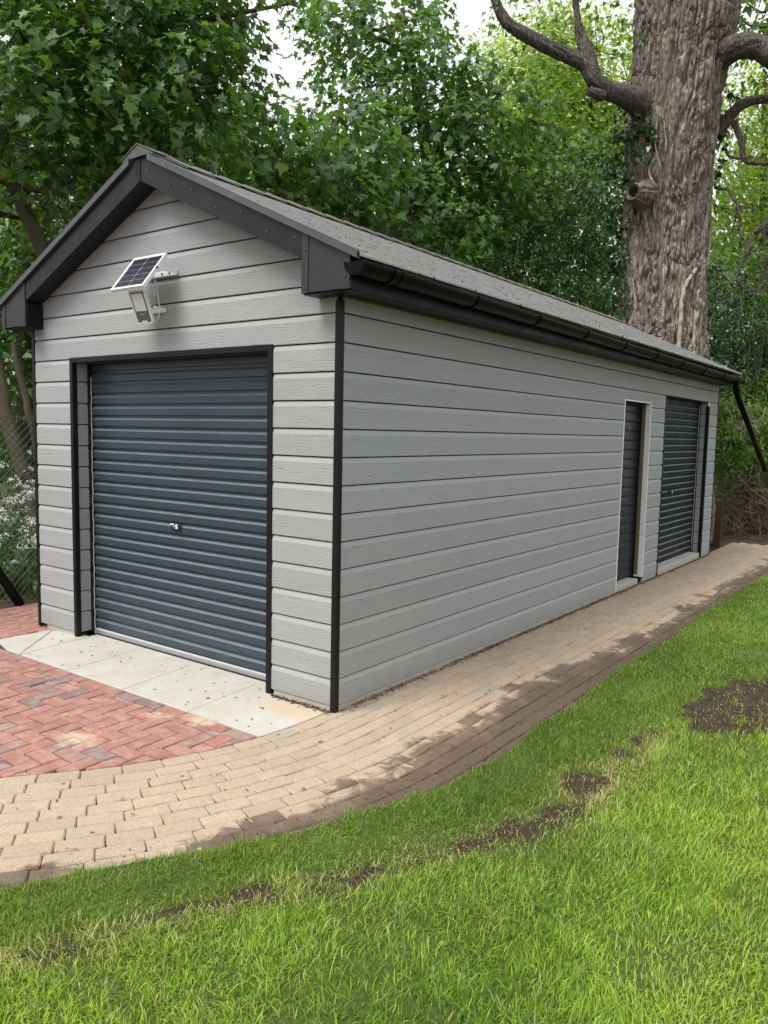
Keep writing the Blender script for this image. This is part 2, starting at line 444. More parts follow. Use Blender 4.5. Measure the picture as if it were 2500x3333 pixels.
def mat_concrete():
    t = NT('pale_concrete'); v = t.coord('World')
    c = t.mix(t.noise(v, 2.6, 6, 0.6), (0.325, 0.310, 0.272), (0.475, 0.462, 0.418))
    c = t.mix(t.ramp(t.noise(v, 5.5, 5, 0.65), [(0.48, 0.0), (0.72, 0.6)]), c, (0.36, 0.30, 0.215))
    c = t.mix(t.math('MULTIPLY', t.ramp(t.noise(v, 90, 3), [(0.58, 0.0), (0.7, 1.0)]), 0.3), c, (0.24, 0.21, 0.17))
    xyz = t.sep(v)
    ddx = t.math('ADD', xyz[0], 0.22); ddy = t.math('ADD', xyz[1], 0.13)
    dd = t.math('SQRT', t.math('ADD', t.math('MULTIPLY', ddx, ddx), t.math('MULTIPLY', t.math('MULTIPLY', ddy, ddy), 4.0)))
    dd = t.math('ADD', dd, t.math('MULTIPLY', t.math('SUBTRACT', t.noise(v, 9, 5, 0.7), 0.5), 0.4))
    c = t.mix(t.ramp(dd, [(0.12, 0.9), (0.34, 0.0)]), c, (0.42, 0.33, 0.22))
    t.set(c, 0.85, 0, 0.25)
    t.bump(t.noise(v, 45, 6, 0.7), 0.25, 0.004)
    return t.m

def mat_shingle():
    t = NT('grey_shingle'); v = t.coord('World')
    at_ = t.n('ShaderNodeAttribute', attribute_name='rnd')
    c = t.mix(at_.outputs['Fac'], (0.20, 0.21, 0.21), (0.23, 0.24, 0.24))
    c = t.mix(t.ramp(t.noise(v, 500, 2), [(0.45, 0.0), (0.7, 0.5)]), c, (0.36, 0.37, 0.37))
    # tree litter caught on the slope
    n = t.noise(t.coord('World', (1, 1, 1)), 75, 4, 0.7); big = t.noise(v, 1.3, 3)
    m = t.ramp(t.math('ADD', n, t.math('MULTIPLY', big, 0.35)), [(0.70, 0.0), (0.78, 0.75)])
    c = t.mix(m, c, t.mix(t.noise(v, 140, 2), (0.16, 0.10, 0.05), (0.42, 0.33, 0.14)))
    t.set(c, 0.9, 0, 0.25); t.bump(t.noise(v, 380, 2), 0.5, 0.002)
    return t.m

def mat_solar():
    t = NT('solar_cells'); o = t.coord('Object'); x = t.sep(o)
    a = t.math('PINGPONG', t.math('MULTIPLY', x[0], 260.0), 0.5)
    line = t.math('LESS_THAN', a, 0.09)
    c = t.mix(t.noise(t.coord('Object', (30, 30, 2)), 3, 3), (0.003, 0.004, 0.010), (0.009, 0.011, 0.022))
    c = t.mix(t.math('MULTIPLY', line, 0.25), c, (0.15, 0.16, 0.17))
    t.set(c, 0.35, 0, 0.12)
    return t.m

def mat_wood(name, a, b):
    t = NT(name); v = t.coord('Object', (14, 14, 1.3), 9.0)
    c = t.mix(t.noise(v, 3.5, 6, 0.65, 0.4), a, b)
    t.set(c, 0.7, 0, 0.3); t.bump(t.noise(v, 8, 4), 0.35, 0.003)
    return t.m

M_clad = mat_cladding()
M_black = mat_metal_paint('black_trim', (0.007, 0.0075, 0.008), 0.42, 0.2, dirt=(0.05, 0.05, 0.05), dirtamt=0.2, spec=0.22)
M_barge = mat_metal_paint('black_grained_board', (0.010, 0.0103, 0.011), 0.40, 0.5, dirt=(0.08, 0.08, 0.08), dirtamt=0.2, gsc=260, spec=0.28)
M_box = mat_metal_paint('grained_box_end', (0.025, 0.025, 0.0275), 0.42, 0.4, dirt=(0.09, 0.09, 0.09), dirtamt=0.25, gsc=260, spec=0.35)
M_gutter = mat_metal_paint('black_gutter_plastic', (0.003, 0.0033, 0.0036), 0.30, 0.0, dirt=(0.02, 0.02, 0.02), dirtamt=0.1, spec=0.1)
M_verge = mat_metal_paint('grey_verge_metal', (0.060, 0.062, 0.067), 0.36, 0.1)
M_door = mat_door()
M_green = mat_metal_paint('dark_green_steel', (0.007, 0.013, 0.012), 0.4, 0.0, dirt=(0.03, 0.04, 0.037), dirtamt=0.06, spec=0.1, rib_highlight=(0.20, 0.23, 0.22))  # pale last colour paints the highlight lines on the ribs
M_sdoor = mat_metal_paint('dark_slat_door', (0.011, 0.014, 0.020), 0.3, 0.0, dirt=(0.02, 0.025, 0.03), dirtamt=0.06, spec=0.16)
M_white = plain('white_plastic', (0.86, 0.865, 0.88), 0.35, 0, 0.04, 10)
M_alu = plain('bare_aluminium', (0.30, 0.305, 0.31), 0.45, 0.4, 0.1, 40)
M_seal = plain('grey_seal', (0.46, 0.47, 0.46), 0.6, 0, 0.1, 40)
M_timber = mat_wood('treated_timber', (0.125, 0.095, 0.048), (0.23, 0.18, 0.095))
M_brownpost = mat_wood('dark_brown_timber', (0.038, 0.020, 0.013), (0.075, 0.038, 0.025))
M_conc = mat_concrete()
M_core = plain('dark_wall_membrane', (0.022, 0.022, 0.022), 0.9, 0, 0.1, 12, 0.3)
M_dark = plain('dark_lining', (0.02, 0.02, 0.021), 0.8, 0, 0.1)
M_shingle = mat_shingle()
M_solar = mat_solar()
M_glass = plain('lamp_glass', (0.80, 0.88, 0.84), 0.15, 0, 0.06, 6)
M_panel = plain('lamp_grey_panel', (0.13, 0.17, 0.19), 0.15, 0, 0.05, 8)
M_tan = mat_brick('tan_paver', [(0.0, (0.345, 0.260, 0.180)), (0.35, (0.405, 0.308, 0.215)), (0.7, (0.370, 0.293, 0.218)), (0.92, (0.310, 0.262, 0.200)), (1.0, (0.39, 0.262, 0.175))], True, (0.36, 0.28, 0.19))
M_red = mat_brick('red_paver', [(0.0, (0.30, 0.125, 0.092)), (0.45, (0.36, 0.165, 0.122)), (0.70, (0.28, 0.130, 0.104)), (0.84, (0.25, 0.150, 0.128)), (0.91, (0.15, 0.13, 0.132)), (0.95, (0.20, 0.16, 0.155)), (1.0, (0.40, 0.205, 0.14))], False, (0.26, 0.10, 0.075))
M_sand = mat_soil('joint_sand', (0.035, 0.026, 0.019), (0.085, 0.065, 0.047), 30)
M_soil = mat_soil('bare_soil', (0.030, 0.022, 0.017), (0.085, 0.062, 0.047), 16)
def mat_crumb():
    t = NT('soil_crumb'); gi = t.n('ShaderNodeNewGeometry')
    c = t.ramp(gi.outputs['Random Per Island'], [(0.0, (0.022, 0.016, 0.012)), (0.6, (0.066, 0.044, 0.029)), (0.88, (0.130, 0.092, 0.062)), (1.0, (0.32, 0.25, 0.17))])
    t.set(c, 0.95, 0, 0.1); return t.m
M_crumb = mat_crumb()
def mat_turfsoil():
    t = NT('turf_soil'); v = t.coord('World')
    c = t.mix(t.noise(v, 16, 6, 0.7), (0.016, 0.012, 0.008), (0.062, 0.045, 0.031))
    c = t.mix(t.ramp(t.noise(v, 130, 4, 0.7), [(0.58, 0.0), (0.70, 0.6)]), c, (0.20, 0.150, 0.100))
    at_ = t.n('ShaderNodeAttribute', attribute_name='turf')
    th = t.mix(t.noise(v, 60, 4), (0.022, 0.038, 0.009), (0.105, 0.125, 0.032))
    c = t.mix(t.ramp(at_.outputs['Fac'], [(0.25, 0.0), (0.45, 1.0)]), c, th)
    t.set(c, 0.95, 0, 0.1); t.bump(t.noise(v, 40, 6, 0.7), 0.9, 0.015)
    return t.m
M_turfsoil = mat_turfsoil()
M_ground = mat_soil('woodland_floor', (0.030, 0.026, 0.017), (0.075, 0.060, 0.035), 5)
M_grass = mat_grass()
M_maple = mat_leaf('maple_leaf', (0.014, 0.040, 0.011), (0.090, 0.190, 0.030), (0.17, 0.36, 0.03), 0.32)
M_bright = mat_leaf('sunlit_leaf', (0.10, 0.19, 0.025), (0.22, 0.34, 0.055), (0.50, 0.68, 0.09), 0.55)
M_holly = mat_leaf('glossy_dark_leaf', (0.018, 0.045, 0.017), (0.045, 0.095, 0.028), (0.07, 0.16, 0.03), 0.22, 0.3)
M_ivy = mat_leaf('ivy_leaf', (0.014, 0.042, 0.014), (0.035, 0.090, 0.024), (0.06, 0.16, 0.03), 0.2, 0.28)
M_shrub = mat_leaf('shrub_leaf', (0.040, 0.100, 0.022), (0.090, 0.180, 0.035), (0.18, 0.36, 0.05), 0.36)
M_elder = mat_leaf('elder_leaf', (0.07, 0.15, 0.025), (0.16, 0.28, 0.05), (0.34, 0.55, 0.08), 0.42)
M_nettle = mat_leaf('undergrowth_leaf', (0.018, 0.050, 0.013), (0.050, 0.115, 0.024), (0.08, 0.20, 0.03), 0.3)
M_bark = mat_bark('furrowed_bark', (0.215, 0.180, 0.148), (0.375, 0.322, 0.272), (0.255, 0.178, 0.125), 1.0, 9.5)
M_bark2 = mat_bark('smooth_bark', (0.055, 0.046, 0.030), (0.115, 0.095, 0.064), (0.050, 0.058, 0.028), 1.6)
M_limb = mat_bark('limb_bark', (0.115, 0.10, 0.083), (0.21, 0.188, 0.158), (0.10, 0.10, 0.066), 1.6, 18.0)
M_vine = mat_bark('pale_vine_bark', (0.27, 0.225, 0.17), (0.42, 0.36, 0.28), (0.3, 0.24, 0.17), 2.0)
M_twig = mat_bark('dry_twig', (0.075, 0.055, 0.038), (0.165, 0.125, 0.090), (0.11, 0.085, 0.06), 3.0)
M_flower = plain('white_umbel', (0.80, 0.80, 0.74), 0.7, 0, 0.05)
M_stemg = plain('green_stem', (0.10, 0.16, 0.05), 0.6, 0, 0.15)
M_wire = plain('green_wire', (0.075, 0.10, 0.075), 0.5, 0.2, 0.1)
M_litter = mat_wood('dry_litter', (0.07, 0.045, 0.03), (0.20, 0.13, 0.08))
M_freshleaf = plain('fresh_leaf_scrap', (0.22, 0.36, 0.05), 0.5, 0, 0.2)
M_cable = plain('white_cable', (0.70, 0.70, 0.66), 0.4, 0, 0.05)
M_silver = plain('lock_silver', (0.75, 0.75, 0.74), 0.25, 0.5, 0.05)
M_screw = plain('screw_head', (0.10, 0.10, 0.105), 0.3, 0.6, 0.05)

# ------------------------------------------------------------------ ground
GZ = -0.035                    # top of the paving
Wg, Lg, CB = 3.308, 8.783, 0.17  # garage width, length, board cover
RC = np.array([-2.215, -0.15]); R0 = 2.17; TH = math.radians(38)   # inner edge of the path: straight, arc, straight
X0 = RC[0] + R0

def path_pt(s, d):
    """s along the inner edge (0 = arc start, + up the wall), d outwards; returns xy and tangent angle"""
    if s >= 0: return X0 + d, RC[1] + s, 0.0
    a = -s/R0
    if a <= TH:
        return RC[0] + (R0+d)*math.cos(a), RC[1] - (R0+d)*math.sin(a), -a
    e = -s - R0*TH
    cx, cy = RC[0] + (R0+d)*math.cos(TH), RC[1] - (R0+d)*math.sin(TH)
    return cx - e*math.sin(TH), cy - e*math.cos(TH), -TH

g = npmesh('ground', [(-90, -90, -0.115), (90, -90, -0.115), (90, 90, -0.115), (-90, 90, -0.115)], [[0, 1, 2, 3]], M_ground)
tag(obj('ground', g), kind='structure', label='dark leafy soil spreading under the trees and around the garage')

# paver block with a worn, chamfered top
def paver_mesh(L, Wd, seed, name, mat, jit=0.002, n=2):
    r = np.random.default_rng(seed)
    def ring(ins, z):
        P = []
        for (ax, ay), (bx, by) in zip([(-1,-1),(1,-1),(1,1),(-1,1)], [(1,-1),(1,1),(-1,1),(-1,-1)]):
            for k in range(n):
                f = k/n
                P.append((((ax*(1-f)+bx*f))*(L/2-ins) + r.normal(0, jit*0.5), ((ay*(1-f)+by*f))*(Wd/2-ins) + r.normal(0, jit*0.5), z + r.normal(0, jit*0.25)))
        return P
    V = ring(0.0, -0.045) + ring(0.0, -0.007) + ring(0.0065, 0.0)
    m = 4*n; F = []
    for k in (0, 1):
        for i in range(m): F.append([k*m+i, k*m+(i+1) % m, (k+1)*m+(i+1) % m, (k+1)*m+i])
    F.append([2*m+i for i in range(m)])
    me = bpy.data.meshes.new(name); me.from_pydata(V, [], F); me.materials.append(mat)
    return me, np.array(V), F

# sand bed below the path and the red bricks
ss = np.concatenate([np.linspace(-4.2, 0, 50), [10.7]])
V = []; 
for s_ in ss:
    for d_ in (-0.005, 1.24):
        x, y, a = path_pt(s_, d_); V.append((x, y, GZ-0.012))
F = [[2*i, 2*i+1, 2*i+3, 2*i+2] for i in range(len(ss)-1)]
path = obj('path', npmesh('path', V, F, M_sand)); tag(path, 'tan block paved path curving round the corner of the grey garage', kind='structure')

tan_meshes = [paver_mesh(0.1962, 0.0955, i, 'brick', M_tan) for i in range(5)]
cand = []
for k in range(12):
    d = 0.1*k + 0.05
    # straight run
    off = 0.1 if k % 2 else 0.0
    nst = int(10.75/0.2)
    for i in range(nst): cand.append((X0 + d, RC[1] + off + 0.2*i + 0.1, math.pi/2, 1.0))
    # arc and second straight: bricks of constant length along their own row
    arc = (R0+d)*TH; t_ = -off*0 + (0.0 if not k % 2 else -0.1)
    while t_ < arc + 2.6:
        u_ = t_ + 0.1
        if u_ <= arc:
            a = max(u_, 0.0)/(R0+d); x = RC[0] + (R0+d)*math.cos(a); y = RC[1] - (R0+d)*math.sin(a)
            if u_ < 0: y = RC[1] - u_
            cand.append((x, y, math.pi/2 - a, 1.0))
        else:
            e = u_-arc; x = RC[0] + (R0+d)*math.cos(TH) - e*math.sin(TH); y = RC[1] - (R0+d)*math.sin(TH) - e*math.cos(TH)
            cand.append((x, y, math.pi/2 - TH, 1.0))
        t_ += 0.2
# odd rows start half a brick above the arc: drop the doubled brick there
seen = []; cc = []
for c_ in cand:
    if any(abs(c_[0]-q[0]) < 0.06 and abs(c_[1]-q[1]) < 0.06 for q in seen[-80:]): continue
    seen.append(c_); cc.append(c_)
def inview(x, y, z=GZ):
    d = np.array([x, y, z]) - CAM; dp = d@_fw
    if dp <= 0.2: return None
    px, py = 1250 + FPX*(d@_r)/dp, 1666.5 - FPX*(d@_u)/dp
    return (px, py, dp) if -60 < px < 2560 and -60 < py < 3393 else None
cc = [c_ for c_ in cc if not (c_[1] > 0.15 and c_[0] < 0.0)]
cc.sort(key=lambda c_: (0 if inview(c_[0], c_[1]) else 1, math.hypot(c_[0]-CAM[0], c_[1]-CAM[1])))
rest_v, rest_f = [], []
for i, (x, y, a, sc) in enumerate(cc):
    me, V, F = tan_meshes[i % 5]
    dz = random.gauss(0, 0.0013); rx, ry = random.gauss(0, 0.006), random.gauss(0, 0.006)
    a2 = a + random.gauss(0, 0.006) + (math.pi if random.random() < 0.5 else 0)
    if i < 300:
        obj('brick', me, path, (x, y, GZ+dz), (rx, ry, a2))
    else:
        ca, sa = math.cos(a2), math.sin(a2); o = len(rest_v)
        rest_v += [(x + p[0]*ca - p[1]*sa, y + p[0]*sa + p[1]*ca, GZ + dz + p[2] + rx*p[1]) for p in V]
        rest_f += [[q+o for q in f] for f in F]
me = bpy.data.meshes.new('bricks'); me.from_pydata(rest_v, [], rest_f)
M_tan_far = M_tan.copy(); M_tan_far.name = 'tan_paver_far'
# the joined far bricks take their tone from the island instead of the object
for nd in list(M_tan_far.node_tree.nodes):
    if nd.type == 'OBJECT_INFO':
        gi = M_tan_far.node_tree.nodes.new('ShaderNodeNewGeometry')
        for lk in list(M_tan_far.node_tree.links):
            if lk.from_node == nd: M_tan_far.node_tree.links.new(gi.outputs['Random Per Island'], lk.to_socket)
me.materials.append(M_tan_far)
tag(obj('bricks', me, path), kind='stuff')

# red herringbone forecourt, cut along the curve and the concrete
def clip(poly, nx, ny, c):
    """keep nx*x+ny*y <= c"""
    o = []
    for i in range(len(poly)):
        a, b = poly[i], poly[(i+1) % len(poly)]
        da, db = nx*a[0]+ny*a[1]-c, nx*b[0]+ny*b[1]-c
        if da <= 0: o.append(a)
        if (da < 0 < db) or (db < 0 < da):
            f = da/(da-db); o.append((a[0]+f*(b[0]-a[0]), a[1]+f*(b[1]-a[1])))
    return o
def area(p): return 0.5*abs(sum(p[i][0]*p[(i+1) % len(p)][1]-p[(i+1) % len(p)][0]*p[i][1] for i in range(len(p))))
def clip_path(p):
    cx = sum(q[0] for q in p)/len(p); cy = sum(q[1] for q in p)/len(p)
    for da in (-0.045, 0.0, 0.045):
        a = min(max(math.atan2(-(cy-RC[1]), cx-RC[0]), 0.0), TH) + da
        a = min(max(a, 0), TH)
        nx, ny = math.cos(a), -math.sin(a)
        p = clip(p, nx, ny, nx*RC[0]+ny*RC[1]+R0-0.004)
        if len(p) < 3: return []
    return p
def poly_brick(p, parent, stuff=None):
    cx = sum(q[0] for q in p)/len(p); cy = sum(q[1] for q in p)/len(p)
    p = [(q[0]-cx, q[1]-cy) for q in p]
    def ins(q, k):
        l = math.hypot(*q); return (q[0]*(1-k/l), q[1]*(1-k/l)) if l > k else q
    A = [(q[0], q[1], -0.045) for q in p]; B = [(q[0]+random.gauss(0, .0008), q[1]+random.gauss(0, .0008), -0.007) for q in p]
    T = [(*ins(q, 0.007), random.gauss(0, 0.0008)) for q in p]
    n = len(p); F = []
    for k in (0, 1):
        for i in range(n): F.append([k*n+i, k*n+(i+1) % n, (k+1)*n+(i+1) % n, (k+1)*n+i])
    F.append([2*n+i for i in range(n)])
    me = bpy.data.meshes.new('brick'); me.from_pydata(A+B+T, [], F); me.materials.append(M_red)
    return obj('brick', me, parent, (cx, cy, GZ + random.gauss(0, 0.0012)), (random.gauss(0, .006), random.gauss(0, .006), 0))

yard = obj('brick_forecourt', npmesh('brick_forecourt', [(-4.6, -4.2, GZ-0.019), (-0.2, -4.2, GZ-0.019), (-0.02, 1.0, GZ-0.019), (-4.6, 1.4, GZ-0.019)], [[0, 1, 2, 3]], M_sand))
tag(yard, 'red herringbone brick forecourt in front of the concrete apron', kind='structure')
CY0, CY1 = -0.655, -0.56        # stretcher course along the concrete
bricks = []
for i in range(-60, 20):
    for j in range(-30, 30):
        bx, by = i + 2*j, i - 2*j
        for (px, py, wx, wy) in ((0, 0, 2, 1), (0, 1, 1, 2)):
            x, y = (bx+px)*0.1 - 1.07, (by+py)*0.1 - 0.905
            if x < -4.5 or x > 0.2 or y < -3.4 or y > 1.2: continue
            bricks.append((x, y, x+wx*0.1, y+wy*0.1))
polys = []
G_ = 0.0036
LEFTX = lambda y: -2.62 - (y+0.54)*0.93     # slanting cut of the concrete at the left
for (x0, y0, x1, y1) in bricks:
    p = [(x0+G_, y0+G_), (x1-G_, y0+G_), (x1-G_, y1-G_), (x0+G_, y1-G_)]
    cx, cy = (x0+x1)/2, (y0+y1)/2
    if cx > -3.06:
        p = clip(p, 0, 1, CY0-G_) if cy < -0.3 else []
    else:
        # left strip reaches back beside the garage, right border against the concrete piece
        if cy > -0.02: p = clip(p, 1, 0, -3.02)
        elif cy > -0.66: p = clip(p, 1, 0, -3.16)
    if len(p) >= 3: p = clip_path(p)
    if len(p) >= 3: p = clip(p, -1, 0, 4.18)
    if len(p) >= 3 and area(p) > 0.0012: polys.append(p)
x = -4.1
while x < 0:
    p = [(x+G_, CY0+G_), (x+0.2-G_, CY0+G_), (x+0.2-G_, CY1-G_), (x+G_, CY1-G_)]
    if x+0.1 < -3.1: x += 0.2; continue
    p = clip_path(p)
    if len(p) >= 3 and area(p) > 0.0012: polys.append(p)
    x += 0.2
polys.sort(key=lambda p: (0 if inview(*p[0]) else 1, math.hypot(p[0][0]-CAM[0], p[0][1]-CAM[1])))
for p in polys[:300]: poly_brick(p, yard)
rv, rf = [], []
for p in polys[300:]:
    o = len(rv); n = len(p); cx = sum(q[0] for q in p)/n; cy = sum(q[1] for q in p)/n
    rv += [(q[0], q[1], GZ-0.04) for q in p] + [(q[0], q[1], GZ-0.006) for q in p] + [(cx+(q[0]-cx)*0.93, cy+(q[1]-cy)*0.93, GZ) for q in p]
    rf += [[o+k*n+i, o+k*n+(i+1) % n, o+(k+1)*n+(i+1) % n, o+(k+1)*n+i] for k in (0, 1) for i in range(n)] + [[o+2*n+i for i in range(n)]]
print('red bricks', len(polys))
if rf:
    me = bpy.data.meshes.new('bricks'); me.from_pydata(rv, [], rf)
    M_red_far = M_red.copy(); M_red_far.name = 'red_paver_far'
    for nd in list(M_red_far.node_tree.nodes):
        if nd.type == 'OBJECT_INFO':
            gi = M_red_far.node_tree.nodes.new('ShaderNodeNewGeometry')
            for lk in list(M_red_far.node_tree.links):
                if lk.from_node == nd: M_red_far.node_tree.links.new(gi.outputs['Random Per Island'], lk.to_socket)
    me.materials.append(M_red_far); tag(obj('bricks', me, yard), kind='stuff')

# concrete apron in slabs
apron = obj('concrete_apron', npmesh('concrete_apron', [(-3.2, -0.57, GZ-0.010), (-0.1, -0.57, GZ-0.010), (-0.1, 0.16, GZ-0.010), (-3.2, 0.16, GZ-0.010)], [[0, 1, 2, 3]], M_sand))
tag(apron, 'pale concrete apron cast in slabs before the wide roller door', kind='structure')
def slab(poly):
    p = clip_path(poly)
    if len(p) < 3: return
    cx = sum(q[0] for q in p)/len(p); cy = sum(q[1] for q in p)/len(p)
    q = [(a-cx, b-cy) for a, b in p]; n = len(q)
    sh = lambda a, k: (a[0]*(1-k/max(math.hypot(*a), k)), a[1]*(1-k/max(math.hypot(*a), k)))
    V = [(*a, -0.05) for a in q] + [(*a, -0.004) for a in q] + [(*sh(a, 0.006), 0.0) for a in q]
    F = [[k*n+i, k*n+(i+1) % n, (k+1)*n+(i+1) % n, (k+1)*n+i] for k in (0, 1) for i in range(n)] + [[2*n+i for i in range(n)]]
    me = bpy.data.meshes.new('slab'); me.from_pydata(V, [], F); me.materials.append(M_conc)
    obj('slab', me, apron, (cx, cy, GZ+0.003))
Y1 = -0.557; YB = 0.075; e = 0.002
slab([(-3.15, -0.46), (-2.80, Y1), (-2.625, Y1), (-3.09, -0.02), (-3.11, -0.02)])
slab([(-2.618, Y1), (-2.612, Y1), (-2.685, YB), (-2.95, 0.09), (-3.08, -0.02)])
cuts = [(-2.608, -2.682), (-1.985, -2.068), (-1.352, -1.437), (-0.70, -0.762)]
for a, b in zip(cuts[:-1], cuts[1:]):
    slab([(a[0]+e, Y1), (b[0]-e, Y1), (b[1]-e, YB), (a[1]+e, YB)])
slab([(-0.70+e, Y1), (0.2, Y1), (0.2, -0.30), (-0.728+e, -0.30)])
slab([(-0.729+e, -0.296), (0.2, -0.296), (0.2, YB), (-0.762+e, YB)])
for a, b in ((-2.70, -2.05), (-2.05, -1.32), (-1.32, -0.45)):
    slab([(a+e, YB+0.005), (b-e, YB+0.005), (b-e, 0.30), (a+e, 0.30)])

# ------------------------------------------------------------------ lawn
edge_pts = np.array([(-0.85, -4.3), (-0.35, -3.3), (0.05, -2.55), (0.24, -2.213), (0.285, -2.121), (0.371, -1.963), (0.464, -1.794), (0.583, -1.645), (0.683, -1.475), (0.766, -1.288), (0.889, -1.051), (0.975, -0.81), (1.032, -0.648), (1.092, -0.324), (1.111, 0.053), (1.096, 0.507), (1.105, 1.095), (1.075, 1.791), (1.06, 2.546), (1.06, 3.346), (1.032, 4.792), (1.047, 6.56), (1.056, 7.466), (1.10, 9.2), (1.2, 10.3)])
mud_pts = np.array([(0.1, -3.6), (0.45, -2.75), (0.65, -2.40), (0.93, -1.91), (1.18, -1.42), (1.456, -0.856), (1.517, -0.644), (1.587, -0.485), (1.68, -0.186), (1.71, 0.268), (1.70, 0.9), (1.82, 1.5), (2.0, 2.4), (2.1, 4), (2.2, 10)])
def edge_x(y): return np.interp(y, edge_pts[:, 1], edge_pts[:, 0])
def mud_x(y): return np.interp(y, mud_pts[:, 1], mud_pts[:, 0])
def lawn_z(x, y):
    return GZ + 0.006 + np.clip((x-edge_x(y))*0.25, 0, 0.014) + 0.010*vnoise(x*2.2, y*2.2, 0, 3)*np.clip((x-edge_x(y))*4, 0, 1) + 0.004*vnoise(x*7, y*7, 0, 4)
ny, nx = 260, 150
Yg = np.linspace(-4.3, 10.5, ny); V = np.zeros((ny, nx, 3))
for i, yy in enumerate(Yg):
    f = np.linspace(0, 1, nx)**1.6
    xs = edge_x(yy) + 0.0 + f*6.5
    V[i, :, 0] = xs; V[i, :, 1] = yy; V[i, :, 2] = lawn_z(xs, np.full(nx, yy))
    V[i, 0, 2] = GZ - 0.02
idx = np.arange(ny*nx).reshape(ny, nx)
F = np.stack([idx[:-1, :-1], idx[:-1, 1:], idx[1:, 1:], idx[1:, :-1]], -1).reshape(-1, 4)

soil_poly = np.array([(2.05, 2.75), (1.87, 2.36), (1.72, 1.97), (1.66, 1.48), (1.69, 1.22), (1.85, 1.06), (2.0, 1.13), (2.25, 1.30), (2.8, 1.7), (3.0, 2.6), (2.6, 3.0)])
def in_poly(x, y, P):
    r = np.zeros(x.shape, bool); n = len(P)
    for i in range(n):
        (xa, ya), (xb, yb) = P[i], P[(i+1) % n]
        c = ((ya > y) != (yb > y)) & (x < (xb-xa)*(y-ya)/(yb-ya+1e-12)+xa); r ^= c
    return r
def grass_keep(x, y):
    """probability of a blade and which turf it belongs to"""
    n1 = vnoise(x*3.1, y*3.1, 0, 11) + 0.5*vnoise(x*14, y*14, 0, 18); n2 = vnoise(x*9, y*9, 0, 12)
    dm = x - mud_x(y) + 0.07*n1
    strip = np.exp(-((dm+0.035*n2)/0.070)**2)
    patchy = np.clip(0.85 + 1.1*vnoise(x*2.7+5, y*2.7, 0, 13) + 1.2*n2 + 0.6*vnoise(x*23, y*23, 0, 15), 0, 1)
    p = 1 - 0.93*strip*patchy*np.where(y < 1.0, 1, 0.2)
    p *= np.where(in_poly(x + 0.07*n1 + 0.05*n2 + 0.03*vnoise(x*30, y*30, 0, 19), y + 0.07*n2 + 0.03*vnoise(x*30, y*30, 0, 20), soil_poly), 0.03+0.5*np.clip(vnoise(x*8, y*8, 0, 17)-0.35, 0, 1), 1)
    m2 = ((x-1.60+0.05*n2+0.03*n1)**2/0.11**2 + (y+0.02+0.04*n1)**2/0.17**2) < 1
    p *= np.where(m2, 0.16+0.5*np.clip(n2+vnoise(x*21, y*21, 0, 16), 0, 1), 1)
    worn = vnoise(x*2.6+3, y*2.6, 0, 21)
    p *= np.where((dm > 0) & (worn > 0.35), 0.45, 1)
    lawn = 1/(1+np.exp(-dm/0.035))
    return p, lawn
tag(obj('lawn_soil', npmesh('lawn_soil', V.reshape(-1, 3), F, M_turfsoil, {'turf': grass_keep(V[..., 0].ravel(), V[..., 1].ravel())[0]}, smooth=True)), 'dark crumbly soil showing in bare patches through the lawn', kind='structure')
